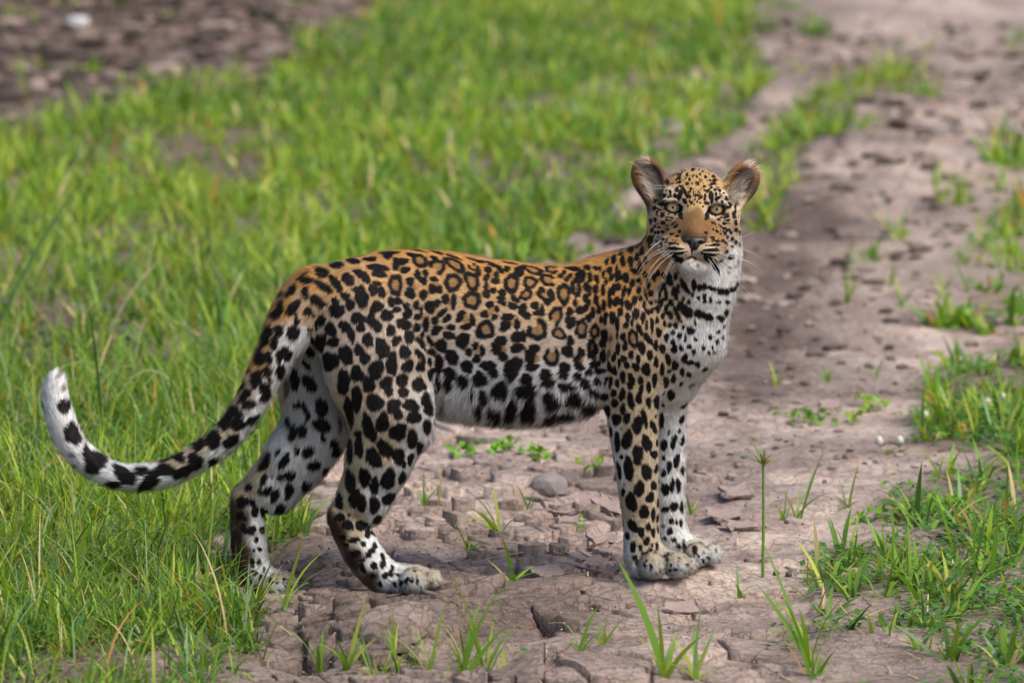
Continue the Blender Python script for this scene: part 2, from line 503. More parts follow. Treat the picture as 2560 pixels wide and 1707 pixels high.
# long loose hair along the underside of the belly and behind the elbows
BPX, BPY = proj(BV)
fr = sstep(0.05, -0.55, BN[:, 2]) * (BPX > 1060) * (BPX < 1500) * (BPY > 930) * (BPY < 1100) * (BV[:, 1] < 0.14) * (hw < 0.1)
fln = fln * (1 - fr) + 0.024 * fr; flf = flf * (1 - fr) + 0.75 * fr
flo = flo * (1 - fr[:, None]) + fr[:, None] * vdir(-0.45, 1)
flo -= BN * (flo * BN).sum(1)[:, None]
flo /= (np.linalg.norm(flo, axis=1)[:, None] + 1e-6)
# ---------------- coat colours: anchors on the skin, blended smoothly
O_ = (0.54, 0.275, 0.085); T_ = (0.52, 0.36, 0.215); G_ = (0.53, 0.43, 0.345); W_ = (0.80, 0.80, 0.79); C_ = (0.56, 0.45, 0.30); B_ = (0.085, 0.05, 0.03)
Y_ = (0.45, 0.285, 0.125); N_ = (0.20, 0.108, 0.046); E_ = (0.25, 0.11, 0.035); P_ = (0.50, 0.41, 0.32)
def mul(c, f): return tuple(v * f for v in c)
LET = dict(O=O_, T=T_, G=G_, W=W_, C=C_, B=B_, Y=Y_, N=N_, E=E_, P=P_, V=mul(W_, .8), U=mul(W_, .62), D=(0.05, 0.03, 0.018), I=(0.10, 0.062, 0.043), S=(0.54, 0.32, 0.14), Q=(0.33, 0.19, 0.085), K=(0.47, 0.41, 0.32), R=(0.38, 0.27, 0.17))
ANCH = """700,770,O 770,700,O 850,652,O 980,630,O 1100,648,O 1200,668,O 1300,678,O 1420,682,O 1510,676,O 1560,646,O 1612,605,O
830,705,S 950,690,S 1080,710,S 1200,725,S 1330,728,S 1430,735,S 1090,765,T 1210,775,T 1330,780,T 930,735,T 1520,745,O 1590,715,O 1640,680,O 1650,640,O
760,765,T 860,800,G 980,800,G 1100,830,G 1220,830,G 1330,850,G 1440,845,G 1500,835,T 1560,830,T 1630,800,T 1680,770,C 1690,710,G
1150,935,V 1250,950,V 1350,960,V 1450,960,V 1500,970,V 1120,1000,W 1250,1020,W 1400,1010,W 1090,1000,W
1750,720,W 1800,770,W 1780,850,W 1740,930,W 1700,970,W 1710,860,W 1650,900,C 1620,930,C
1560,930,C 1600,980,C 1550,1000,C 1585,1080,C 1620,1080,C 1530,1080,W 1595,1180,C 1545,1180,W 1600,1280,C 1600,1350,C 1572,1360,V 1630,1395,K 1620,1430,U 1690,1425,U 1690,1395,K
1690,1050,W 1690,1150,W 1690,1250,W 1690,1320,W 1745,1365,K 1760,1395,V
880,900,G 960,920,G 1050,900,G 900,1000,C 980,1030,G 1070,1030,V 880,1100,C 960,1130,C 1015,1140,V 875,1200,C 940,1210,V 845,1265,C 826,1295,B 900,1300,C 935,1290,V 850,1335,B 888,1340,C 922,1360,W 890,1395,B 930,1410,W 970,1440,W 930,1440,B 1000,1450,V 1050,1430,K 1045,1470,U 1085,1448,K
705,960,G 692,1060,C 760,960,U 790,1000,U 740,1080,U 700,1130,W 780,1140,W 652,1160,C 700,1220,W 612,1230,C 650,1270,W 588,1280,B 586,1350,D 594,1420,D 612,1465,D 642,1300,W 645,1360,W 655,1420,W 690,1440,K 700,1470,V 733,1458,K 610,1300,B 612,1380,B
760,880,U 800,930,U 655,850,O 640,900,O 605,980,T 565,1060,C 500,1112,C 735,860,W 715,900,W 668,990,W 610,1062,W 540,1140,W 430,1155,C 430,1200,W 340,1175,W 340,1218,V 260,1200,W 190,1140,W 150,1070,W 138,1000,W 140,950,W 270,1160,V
1745,420,Y 1700,450,Y 1790,450,Y 1745,470,Y 1720,492,Y 1660,492,C 1820,492,C 1745,560,N 1745,530,N 1730,545,N 1745,572,N 1720,588,N 1757,590,N 1728,565,N 1762,568,N 1735,585,N 1690,590,Q 1785,590,Q 1650,560,R 1640,580,C 1830,560,R 1850,540,C 1672,590,Q 1800,590,Q 1665,575,Q 1795,572,Q 1700,602,Q 1772,602,Q 1682,572,Q 1790,575,Q 1655,540,R 1812,545,R 1700,560,N 1776,560,N 1840,590,P 1830,640,W 1850,650,W 1660,600,C 1650,620,P 1700,622,C 1770,622,C 1718,645,P 1748,645,P 1730,672,W 1760,690,W 1800,680,W 1835,690,W 1690,680,P 1704,530,P 1769,532,P 1668,503,P 1802,508,P 1703,548,N 1773,550,N 1725,515,Y 1760,515,Y 1706,522,P 1766,526,P
1600,410,E 1590,440,E 1665,430,E 1640,402,E 1612,495,I 1612,525,T 1635,440,I 1620,465,I 1890,420,E 1900,450,E 1830,430,N 1870,460,I 1878,500,I 1858,530,T 1860,410,E"""
apos, acol = [], []
for t in ANCH.split():
    x, y, c = t.split(',')
    h = BVH.ray_cast(Vector(CAM), Vector(ray(float(x), float(y))))
    if h[0] is None: continue
    apos.append(h[0][:]); acol.append(LET[c])
apos = np.array(apos); acol = np.array(acol)
akd = KDTree(len(apos))
for i, p in enumerate(apos): akd.insert(p, i)
akd.balance()

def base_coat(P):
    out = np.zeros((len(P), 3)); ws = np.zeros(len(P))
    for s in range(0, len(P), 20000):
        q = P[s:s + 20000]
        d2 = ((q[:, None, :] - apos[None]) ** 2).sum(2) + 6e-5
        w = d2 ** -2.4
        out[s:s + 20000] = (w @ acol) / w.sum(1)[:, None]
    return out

# ---------------- spots: read off crop by crop as x,y,rx,ry[,angle][,r=ring|b=brown|d=dark brown|w=weak]
CROPS = {
(640,600,7.84): """1565,495,165,82,5;1890,410,155,70,20;1275,635,130,100;975,810,130,70,-15;690,1020,140,75,-45;950,1050,88,98,10;1320,935,180,85,30;1560,855,170,85,45;1800,770,150,95,45;2080,700,190,85,40;2230,375,130,50,-3;1195,1215,160,100,15;1255,1290,70,70;720,1345,175,90,-55;440,1400,190,75,-62;1010,1420,85,90;1550,1210,95,60,40;1580,1390,155,130;1740,1110,100,65,25;1840,1270,85,120;2020,1000,130,80,15;2080,1170,110,130;480,1110,110,35,-40;900,720,140,30,-35;2080,265,200,25,-8;320,1480,90,35,-60""",
(900,600,7.84): """560,255,190,48,-5;540,320,95,50;470,165,170,25,-10;340,545,205,70,3;370,665,135,75,10;700,470,80,115;840,420,100,70;880,590,90,70,-20;820,520,70,60,0,b;950,160,160,30,15;1180,215,110,28,25;1170,400,150,130,20,r;1010,300,95,45,30;1520,520,130,160,-25,r;1460,370,90,50,40;1860,480,220,100,33,r;1490,240,150,30,20;1830,330,150,25,22;2250,400,180,25,15;690,880,155,175,0,r;980,820,72,95;980,1050,112,100;1060,920,55,50,0,b;1130,680,58,115,-18;1280,650,58,75;1240,800,75,80;1450,770,75,58;1420,960,80,100;1550,970,60,90;1490,880,60,40,0,b;1820,830,155,185,-15,r;2190,810,145,175,-25,r;330,860,75,60;250,990,78,120,-20;420,1030,72,118;20,1120,130,190;330,1315,112,118;610,1220,78,100;740,1200,82,75;715,1370,80,62;1240,1080,75,110,15;1670,1160,78,100;1830,1210,60,150,6;1750,1200,40,70,0,b;2190,1180,190,155,15,r;900,1290,70,65;930,1450,88,105;1100,1280,65,90;1120,1510,70,70;1200,1390,38,80;1370,1320,92,140,-10;1510,1240,58,90;1445,1290,40,90,0,b;1600,1430,115,62,-45;530,1480,112,112;210,1500,70,80""",
(1170,640,7.84): """100,215,110,75,25,r;190,330,68,88;395,270,78,60,20;355,430,62,80;550,360,52,55;535,490,82,65;450,390,70,60,0,b;520,195,140,26,10;640,280,95,48,20;770,250,60,62;340,120,170,25,8;820,140,150,25,10;990,310,102,102,20;1260,270,195,82,20,r;1640,260,155,68,12,r;2040,250,150,45,5;850,540,168,155,30,r;1215,520,132,132,0,r;1570,470,165,115,20,r;1880,320,52,38;1810,395,62,46;2000,385,52,46;1930,460,62,46;1880,390,50,35,0,b;2220,390,95,102,0,r;2110,610,102,175,-8,r;1870,740,125,205,-12,r;350,590,52,66;500,675,58,70;360,740,92,78;420,660,50,45,0,b;670,720,75,72;640,850,72,92;680,920,55,60;710,830,45,40,0,b;1130,760,118,108,0,r;890,830,72,52,20;965,880,52,46;870,980,95,72;1440,670,72,56;1380,740,62,52;1630,760,62,135,-8;1560,900,82,62;1450,820,95,38,35;1520,770,70,65,0,b;2100,920,56,76;2190,1060,72,92;2310,1020,45,80;420,950,88,62,-25;320,1140,78,76;560,1040,48,68;515,1200,68,62;440,1080,65,75,0,b;1090,1000,62,82;1040,1080,52,100;1150,1170,82,70;1140,1085,45,45,0,b;1310,970,78,82;1450,1080,58,100;1350,1120,82,60;1390,1040,50,45,0,b;1720,1180,122,195,8,r;1990,1090,78,72;1985,1300,85,122;2070,1290,48,85;2000,1190,45,45,0,b;770,1200,132,70,-15;720,1370,112,100;965,1330,66,100;860,1290,80,75,0,b;340,1450,195,155,0,r;1360,1450,188,195,0,r;1780,1520,130,115,0,r;2220,1430,112,195,8,r;2320,610,62,92;2310,820,62,92""",
(640,780,7.84): """720,420,120,132;785,165,50,112;195,490,210,85,-68;450,370,82,112,10;355,620,75,138,12;60,900,100,142;240,920,72,132;450,880,62,150,12;590,840,78,150;220,1180,78,102;470,1200,82,132;50,1300,60,150;170,1500,112,60,-40;1040,60,105,52;1285,180,82,105;1180,270,42,90;1040,350,72,36;1040,450,60,50,0,b;1090,580,62,92;1050,800,82,112,-15;1460,350,112,132;1520,600,96,112;1270,610,105,155,8;1730,290,102,110;1860,440,80,152,-15;1990,130,122,122;2050,310,80,100;2190,560,112,132,-12;1440,980,132,205,-5;1760,850,142,172;2010,750,82,122;2130,910,112,112;1980,1220,122,165;1720,1330,102,205;2210,1430,132,132;1050,1400,195,100,50;770,1350,68,180;985,1050,125,50,50;640,1430,90,140,0,d;2240,180,72,122""",
(900,780,7.84): """210,150,72,142;330,290,86,132;290,230,40,40,0,b;520,110,112,92;600,370,98,102;705,570,115,82,-60;660,430,50,40,-30,b;430,720,132,195,-8;850,250,135,112,30;960,500,108,112;930,380,60,40,0,b;1110,310,72,92;1220,450,36,72;1190,610,135,66,55;1160,480,40,50,0,b;1285,240,62,152;1370,570,105,52,60;1400,790,82,78;1390,680,45,50,0,b;1460,170,66,82;1470,370,82,92;1570,320,52,52;1510,270,40,40,0,b;1590,660,102,145;1700,130,105,56,-35;1780,300,82,66;1740,460,112,86;1950,100,72,105;2200,160,62,115;2080,290,112,60;1990,20,80,60;2080,160,70,85,0,b;2010,560,145,135;1960,540,40,35,0,b;310,1140,155,165,-35;620,1020,115,195;880,790,122,112;930,1080,118,112;930,925,60,50,0,b;1150,820,115,62,55;1180,1090,88,92;1240,960,42,82;1170,960,40,40,0,b;1360,990,46,88;1365,1240,56,128;1540,1030,82,195;1800,890,132,140;1740,1210,122,132;2080,1070,108,122;2130,790,76,82;2260,660,62,82;2280,920,82,82;2280,780,50,55,0,b;510,1410,122,132;820,1350,128,112;1140,1430,102,152;1240,1470,62,82;1480,1430,78,145;1690,1450,102,112;1990,1370,112,132;2310,1310,92,145;2330,420,72,102""",
(1170,820,6.031): """750,135,112,72,-8;825,125,50,85;740,300,98,72;740,220,50,25,0,b;500,190,76,82;420,310,76,92;520,430,82,62,-20;520,320,50,50,0,b;215,345,46,78;300,570,105,80,20;375,680,72,84;660,620,122,175,12;710,590,35,35,0,b;1000,310,86,62;930,450,72,132;960,590,102,56;1020,450,45,65,0,b;1260,430,102,155,0,r;1540,190,48,82;1500,350,78,102;1700,370,62,72;1640,460,75,40,-45;1670,580,72,72;1700,500,40,35,0,b;1830,260,42,82,8;1920,330,42,84;1840,400,46,62;1870,290,30,60,0,b;1910,60,66,92,0,r;2060,110,52,92;2030,240,52,62;2040,430,46,92;1920,550,92,52,-15;1990,650,92,46,-5;1450,590,76,82;1430,700,82,72;1160,710,108,72,-15;1190,850,102,72;860,770,92,82;760,960,82,82;900,960,112,122;170,790,115,92;460,960,112,155;200,1060,82,92;1640,740,76,62,-20;1810,680,56,56;1750,860,86,82,-30;1940,820,56,62;1460,900,118,76,5;1180,1060,82,82;1240,1150,102,102;1560,1100,132,92,-30;1890,1000,102,62,25;620,1260,92,145,10;880,1270,122,132,-15;1290,1320,152,62,-5;1770,1210,122,72,-35;1780,1330,132,52;320,1280,62,82;970,1450,142,62;560,1440,90,60;420,1330,60,90;1150,1400,110,60;1480,1300,90,60;120,1250,60,90;30,1000,32,102;30,600,42,82;700,1470,120,40;300,1420,80,50""",
(1430,560,6.533): """1220,170,55,80,20;1090,185,45,25;1040,275,50,40;925,295,35,35;955,420,60,76,-15;1070,375,26,42;1140,320,45,45;1145,440,40,72;1270,260,60,62;1265,360,30,40;800,400,40,50;790,490,40,36;680,575,45,76;825,605,50,86;955,610,50,82;1060,540,40,62;1110,690,45,76;1030,780,82,46,35;1200,600,36,72;565,620,40,50,25;240,715,60,40;380,725,45,40;450,735,36,46;60,730,60,36;100,840,55,50;170,850,50,86;290,865,45,86;405,900,40,82,-8;510,830,30,62;555,945,36,52;610,760,50,62;640,870,45,62;725,810,36,130;780,840,30,92;875,880,55,92;50,930,40,40;20,1050,36,92;120,1070,36,102;240,1030,60,70;300,1120,22,62;380,1070,45,82;505,1090,36,102;610,1180,30,122;670,1080,40,92;750,1030,45,72;985,975,50,62;1100,940,40,52;1195,830,36,62;1245,990,36,82;850,1100,40,82;930,1110,36,72;1095,1090,40,72;1205,1160,25,112,-15;1290,1140,40,62;1120,1220,36,52;210,1210,40,62;50,1290,45,56;270,1280,36,52;395,1240,40,102;520,1330,40,82;625,1290,45,72;735,1270,60,82;820,1250,22,132;920,1330,60,82;1020,1250,45,76;1290,1290,36,36;1360,1260,26,36;1445,1280,40,62;1185,1330,36,72;125,1410,65,72;210,1370,36,42;340,1450,45,82;440,1400,36,76;270,1520,45,52;550,1510,40,62;660,1500,60,62;790,1440,40,82;910,1520,50,62;1040,1470,60,82;1160,1510,45,62;1265,1430,60,52;1330,1390,32,32;1400,1390,40,66;1540,1380,40,72,20;1600,1490,45,66,-30;1480,1510,36,52;1340,880,36,62;1400,820,40,52;1490,850,40,52;1600,920,52,112,-10;1700,860,30,62;1690,1100,66,72;1700,1200,36,52;1840,1010,135,46,65;1480,1020,50,72;1430,1100,36,82;1530,1130,40,62;1520,1230,40,40;1620,1290,40,72,-30;1700,1440,92,40,60;1770,1340,62,72;1880,1460,82,62,30;1740,1010,26,32;1820,1230,32,32;1900,1270,36,32""",
(1600,540,7.129): """960,1225,50,92;1055,1275,42,72;1140,1262,42,72;1290,1300,102,46,10;1450,1350,92,56;1560,1350,62,52;1660,1310,72,50,-25;1730,1220,40,62;930,1410,32,46;1040,1470,32,42;1140,1420,26,46;1250,1510,26,62;870,1540,36,32;770,1490,26,52;1150,1530,36,42;1400,1540,36,32;1560,1540,42,36;215,260,30,46;325,295,26,36;415,290,30,32;480,240,32,20;270,300,20,26;390,420,52,30;480,420,20,20;320,470,40,26,10;705,275,26,32;1175,300,28,26;560,485,72,17,5;640,490,32,14;690,500,16,12;590,430,12,12;645,435,12,12;620,580,145,24,3;660,670,135,26,-4;660,775,85,55,20;780,650,16,10;830,640,16,10;820,700,14,10;1330,520,92,20,3;1200,525,42,13;1290,455,22,13;1370,450,30,26;1320,420,16,16;1215,465,13,10;1270,610,155,27,0;1250,690,165,26,7;1250,795,95,48,20;1340,900,50,110,-20;1440,800,50,32;1040,670,18,12;1085,690,14,10;1510,310,30,28;1620,300,28,28;1560,255,26,20;1555,385,26,26;1640,420,32,42;1700,480,28,42,15;1540,490,40,30;1480,440,36,26;1630,550,30,26;1540,650,46,36;1600,740,52,46;1760,520,18,32;1770,300,30,52,-20;1710,250,30,42;1740,790,25,62,0,w;1690,910,30,20,0,w;1600,930,40,20,0,w;1580,1010,30,30,0,w;1440,320,20,20;925,630,14,60;890,735,60,13,-22;965,735,60,13,22;860,880,20,16,0,w;1030,890,32,30,0,w;690,1010,30,40,0,w""",
(1100,580,2.904): """1790,575,58,34,45;1890,600,52,28,30;1950,622,40,24,15;2040,630,30,22;2080,590,18,25;1920,480,14,30;1960,500,12,24;2020,510,15,12;2080,510,14,14;1850,660,9,22;2020,725,14,16;1960,765,16,20;1855,780,12,16;2010,800,14,20;1910,845,16,18;1975,840,8,15;1950,880,10,16;2055,770,10,15;1920,1000,25,14,-20;1870,960,18,22;2060,690,10,12;1990,880,14,12""",
(1450,780,6.533): """140,110,40,72;350,130,36,62;415,110,36,92;530,110,45,96;610,200,40,102;750,220,45,56;850,180,26,62;780,80,36,42;910,60,45,62;1030,110,30,92;1090,220,30,72;1175,220,30,122;1255,140,30,62;1345,75,26,52;1380,190,30,52;1460,215,36,36;1560,220,45,46;1475,60,40,52,-30;1620,120,30,72,-30;1685,255,30,36;245,320,76,112,0,r;405,390,40,82;380,510,52,62;190,600,82,145,-8,r;370,720,46,92;470,690,40,92,10,d;555,740,36,82;500,440,36,82,15,d;610,390,22,62;710,410,46,72;735,560,46,76;870,440,82,145,-15,r;970,290,46,102,-20;1110,440,46,112,-28;1285,340,52,72;1410,420,36,76;1515,340,36,46;1625,390,38,52;1720,430,26,52;1805,310,60,76,-30;1885,455,30,38;1010,590,52,112;1235,550,36,92;1340,600,46,82,-25;1515,490,36,52;1540,610,56,66,-20;1650,590,38,48;1780,570,38,46;1855,650,36,46;1140,710,42,92;835,700,40,72;620,600,40,92;710,760,46,56;950,770,40,66;910,900,62,66;765,870,42,66;640,840,26,76;1240,820,38,92;1435,770,40,106,-10;1550,875,52,82;1710,760,52,72,25;1800,830,62,40;1920,870,40,36;1080,940,66,106;1340,950,42,96;1450,965,30,30;1670,980,40,62;1780,1020,46,46;560,960,52,66;480,900,36,82;240,860,88,52,-10;330,960,92,52,0,d;130,1010,52,52;700,1060,42,106;840,1100,46,102,-20;820,1200,56,62;990,1120,38,82;1000,1270,38,82;1215,1110,38,122;1120,1230,42,82;1400,1150,52,86;1520,1090,38,76;1650,1170,30,36;430,1130,26,82,10;505,1150,36,92,8;610,1160,36,72;265,1140,52,62;60,1180,72,82;690,1350,52,102;550,1330,52,56;410,1390,56,76,20;830,1450,52,132,-12;960,1410,46,96,-8;1120,1480,40,92;1260,1470,66,96;1480,1340,66,82,20;1360,1510,26,36;1360,1330,20,46;570,1490,62,62;1720,1510,92,40,-35;200,1350,82,52,30;1820,1190,72,36,-20,w;90,1530,82,40,-30""",
(1500,1000,6.533): """120,180,50,96,-8;375,150,50,76;265,320,66,106;435,300,56,92,8;610,410,76,145,-4;725,300,48,128,-15;880,450,44,108,-18;175,520,36,96;280,690,48,148;440,650,86,142,14;765,710,70,138,-8;935,700,36,62;620,895,96,132;890,890,52,76;220,930,28,112,-15;350,930,30,36;465,1120,80,182;310,1160,36,132,-6;765,1180,76,128,8;925,1120,36,82,15;640,1450,92,112;880,1400,42,82;260,1310,26,112,-12;960,1330,16,62;375,1510,30,62;1010,340,42,122;1045,740,46,92;1200,690,46,108,8;1345,670,36,76,15;1120,540,20,62,15;1290,510,26,36;1045,950,26,52;1130,1090,40,92;1250,1000,46,116,6;1345,1160,30,72,-15;1040,1200,40,56;1065,1460,66,92;1180,1400,36,102;1280,1400,40,106;1340,320,40,72,20;910,270,18,36;400,1380,20,25,0,w;350,470,20,25,0,w""",
(1540,1200,6.03): """230,330,70,155,-12;105,190,28,66;515,265,60,76;635,340,28,66;425,480,76,96;560,520,36,92;625,580,24,56;250,690,60,105,-28;380,790,50,76;485,710,38,62;560,790,30,76;630,750,20,52;165,840,36,56;460,920,48,68,20;255,1010,44,86,8;370,1020,36,42;545,990,22,42;620,1000,30,56;515,1060,36,36;435,1110,52,30,-10;290,1165,38,42;335,1250,46,30,-15;440,1240,50,20,-40;530,1310,28,42;450,1300,28,30;590,1100,26,26;690,1160,62,25,25;840,1285,22,22;770,1200,26,32;600,1400,18,18,0,w;900,1350,30,26;820,1360,26,20;1070,1290,18,22;745,445,52,50;875,400,56,72;985,415,32,76;835,620,40,46;910,640,22,36;975,650,28,56;715,700,38,40,0,d;810,775,48,50;740,885,28,36;880,910,36,42;945,1000,32,38;1035,1020,30,56;1190,1045,40,72;1320,1105,22,26;1365,1175,22,26;1310,1215,20,32;1515,1070,18,26;1090,1140,22,22;1245,1150,18,22;790,1120,30,22;1280,960,42,15,20;270,530,22,20,0,w;110,660,30,60,0,w""",
(840,950,5.227): """90,80,66,122,8;275,250,74,148;505,300,106,112;690,150,56,72;880,170,82,56;180,440,60,172,-12;430,630,78,168,-22;610,560,76,126;750,340,92,86;810,450,60,72;985,340,102,76,20;1020,490,82,86;1170,270,66,82;1215,390,66,86;810,685,96,116;990,770,66,126,5;1185,620,56,96,-5;640,900,82,128,-20;490,1020,92,128,-22;810,1000,76,112,8;1090,890,38,86,8;970,1040,40,76,10;885,1105,32,46,10;300,860,50,162;180,930,48,142;180,1320,70,138;375,1280,62,132;500,1380,58,102;680,1300,96,116;865,1280,42,82,8;250,1510,66,86,10;700,1540,72,52,-20;1370,350,30,112,0,d;290,700,46,42;50,1530,36,52""",
(800,1200,5.228): """250,280,52,96,-6;450,240,62,122,18;545,310,62,102;710,330,76,92;905,250,76,82,25;260,485,60,58;375,460,18,22;365,590,68,66;540,595,66,74;755,520,62,48,-35;625,685,34,72,8;725,690,36,62;445,785,76,38;305,750,40,36;570,830,32,42;715,860,36,46;340,845,36,32;465,960,62,46;680,920,42,38,35;630,980,42,40;820,1000,28,56,-30;555,1050,38,28;545,1120,38,38;705,1120,42,52;820,1095,46,46;950,1140,22,38,-30;930,1215,36,48;850,1250,38,48;1030,1240,34,20,20;690,1250,36,30;570,1180,36,30;790,1360,28,36;970,1355,28,36;1060,1350,28,38;1135,1310,30,46;1205,1310,20,36;1270,1330,20,42;1400,1230,15,26;1330,1190,15,20;1455,1350,12,20;1480,1300,12,12;1240,1180,22,15;200,640,150,55,68,d;390,1010,230,60,58,d;110,480,40,45,0,d""",
(560,920,5.227): """300,40,48,72,15;405,150,70,106,12;545,60,60,76;735,70,60,92;190,290,122,50,-50;270,370,122,50,-50;325,480,88,72,-40;510,250,62,58;540,370,112,55,-50;110,580,102,84;170,740,112,84,-35;90,960,122,74,-35;370,680,112,48,-45;590,170,30,30;930,170,54,142;1110,220,118,74,45;1270,530,84,132,-22;1275,760,116,90;960,500,62,46,-20;1060,540,40,92,-15;905,860,58,112,18;1030,830,60,102;1100,640,40,62;1290,920,40,52;1430,1000,72,60,-30;1465,1110,66,72,20;950,1090,38,62,10;1090,1110,76,82,20;1170,1280,86,74,-20;550,1240,142,58,-58;790,1230,118,58,-58;710,1110,62,30,-60;860,1410,76,68,-20;745,1430,62,44,-50;520,1470,102,40,-65;625,1430,30,40,20,w;1310,1350,62,38,-40;620,880,112,40,-55,d;830,300,50,112,10,d;835,720,40,82;1500,750,36,122,0,d;850,1540,40,30;1070,1530,52,52,20""",  # long dark mark beside the near thigh is shadow painted into the coat
(560,1200,5.227): """325,110,46,52;240,290,80,66;480,160,36,42,20;570,150,54,66,15;660,210,48,92,22;845,145,58,98,22;1060,95,44,72,28;370,300,46,52,15;405,410,48,72;515,405,46,62;535,500,62,25,-50;725,390,56,72,28;215,470,40,56;270,505,22,30;360,655,56,62;505,650,36,50;260,640,40,62;420,780,28,42;465,905,26,32;390,920,20,20;455,1070,32,38;525,1175,22,36;485,1275,30,42;400,1210,36,46;370,1080,36,62;610,1310,28,36;690,1340,22,26;785,1300,28,26;800,1400,12,20;870,1390,12,18;190,640,260,45,85,d;240,1000,330,75,80,d;290,1320,200,80,72,d""",
(60,880,3.36): """1640,560,40,70,35;1440,740,92,34,-35;1580,730,58,86,12;1280,870,62,42,-20;1180,910,50,30;1175,990,92,48,-8;1440,920,70,68;1330,1010,92,48,-20;1580,930,62,28,-38;980,1000,70,38;840,1030,98,66,25;1040,1100,112,48,-25;740,1115,56,34,10;600,910,104,84,45;520,840,36,62,-20;410,680,66,98,-12;340,450,50,68;330,300,26,30,0,w;400,860,40,20,0,w;420,950,36,20,0,d;530,1060,42,15,30,d;1690,600,40,60,20;1300,900,50,30;300,170,30,22,0,w""",
(1600,380,7.839): """830,355,52,25,-15;1040,340,42,55,20;760,440,52,24,-20;750,510,78,22,-40;755,595,52,24,-30;920,445,28,36;680,450,32,20,-30;540,600,45,46;1285,490,26,36;1440,480,40,34;1460,555,46,34;1440,620,46,26;1540,480,42,22,45;1375,385,42,20,20;970,540,26,32;930,610,36,18;1180,560,36,42,0,w;1260,670,32,20;1180,440,18,22;1155,345,22,20;1230,385,32,18;1030,480,26,42,0,w;1110,480,18,26;795,675,36,26;720,740,40,46;785,830,46,112,8;875,770,34,85,-20;915,860,26,30;930,890,26,26;870,960,38,52,-20;900,1000,32,26;680,850,26,46;600,860,22,26;590,780,30,42;470,850,36,30,-30;420,1010,72,36,-10;340,850,46,40;290,950,30,62,12;290,1100,30,52;330,1200,18,52;300,1330,30,46;215,1370,30,56;290,1460,28,30;235,1530,30,36;440,1220,46,32,15;450,1390,46,40;370,1480,26,26;540,1440,42,22,-15;540,1520,36,18;1390,700,26,26;1330,760,48,28,-40;1395,870,44,112,-5;1470,740,32,26;1490,830,26,42;1520,910,72,28,-25;1275,860,26,42;1290,1000,42,30,-30;1265,920,24,42;1200,890,30,30;1160,920,26,20;1560,750,42,28,45;1710,920,22,52,-30;1760,1060,42,60;1870,1080,26,46;1840,1230,36,72;1880,1390,36,56;1960,1410,30,62;1710,1260,46,30;1720,1340,42,26;1570,1450,62,24,15;1650,1400,42,30,20;1530,1330,42,20;1750,1530,30,26;1900,1000,62,24,35;1690,680,62,34,-30,w;1840,950,52,24,45,w;1010,1010,20,26;1060,1030,15,20;1120,980,20,20;1180,1000,22,20;975,970,20,26;1075,940,18,20;985,880,32,18;1080,870,9,52;1050,800,9,82;1130,860,18,15;1150,790,32,15;1000,730,26,32;1100,620,24,50,0,w;1020,620,26,30,0,w;940,1060,18,20;1230,1070,20,20;790,1225,50,90,-22;1325,1225,52,90,20;600,1290,100,14,8;380,1130,50,16,40;560,1340,60,14,-10;1620,1290,80,14,-8;650,1400,70,16,-40;1450,1400,60,14,40""",
}
SP = []
vis = (BN * (BV - CAM)).sum(1) / np.linalg.norm(BV - CAM, axis=1)
srng = random.Random(3)
def add_spot(c, n, u, v, kind):
    SP.append((c, n, u, v, kind, [srng.uniform(0, 6.28) for _ in range(4)], [srng.uniform(0.04, 0.16), srng.uniform(0.03, 0.11), srng.uniform(0.02, 0.07)], srng.uniform(0, 6.28), srng.random()))
for (ox, oy, sc), txt in CROPS.items():
    for t in txt.replace('\n', '').split(';'):
        a = t.split(',')
        x, y, rx, ry = (float(q) for q in a[:4])
        kk = 1.0 if (ox, oy) in ((60, 880), (560, 920)) else 1.09
        rx *= kk; ry *= kk
        ang = math.radians(float(a[4])) if len(a) > 4 else 0.0
        kind = a[5] if len(a) > 5 else 's'
        px, py = ox + x / sc, oy + y / sc
        h = BVH.ray_cast(Vector(CAM), Vector(ray(px, py)))
        if h[0] is None:
            # on the rim of the outline: nearest skin to that line of sight
            q = W(px, py, midline(px)); hh = BVH.find_nearest(Vector(q))
            if hh[3] is None or hh[3] > 0.14: continue
            d = ray(px, py); best = None
            for yy in np.linspace(-0.25, 0.25, 41):
                hh = BVH.find_nearest(Vector(W(px, py, yy)))
                if best is None or hh[3] < best[3]: best = hh
            if best[3] > 0.016: continue
            h = best
        c = np.array(h[0][:]); n = np.array(h[1][:])
        d = c - CAM; dist = np.linalg.norm(d); d /= dist
        if n @ d > 0: n = -n
        m = dist / FPX
        e1 = (RGT * math.cos(ang) - UPV * math.sin(ang)) * (rx / sc) * m
        e2 = (-RGT * math.sin(ang) - UPV * math.cos(ang)) * (ry / sc) * m
        den = min(-0.52, n @ d)
        u = e1 - d * ((e1 @ n) / den); v = e2 - d * ((e2 @ n) / den)
        add_spot(c, n, u, v, kind)
# fine freckles between the spots of the face
fc = np.nonzero((hw > 0.8) & (vis < -0.2))[0]
fL = (BV[fc] - HC) @ HA.T / PXM
fok = (np.abs(fL[:, 0]) > 30) | (fL[:, 2] > 12)
fok &= (fL[:, 2] > -108) & (fL[:, 2] < 104) & (np.abs(fL[:, 0]) < 116) & ~((fL[:, 2] > 45) & (np.abs(fL[:, 0]) > 92))
for i in RNG.permutation(fc[fok])[:380]:
    n = BN[i]; u = np.cross(n, HU); u /= np.linalg.norm(u) + 1e-6; v = np.cross(n, u)
    if abs((BV[i] - HC) @ HR) / PXM < 44 and (BV[i] - HC) @ HU / PXM < -20 and RNG.random() < .75: continue
    r = RNG.uniform(1.8, 4.4) * PXM
    add_spot(BV[i], n, u * r * RNG.uniform(.8, 1.5), v * r, 's' if RNG.random() < .45 else 'd')
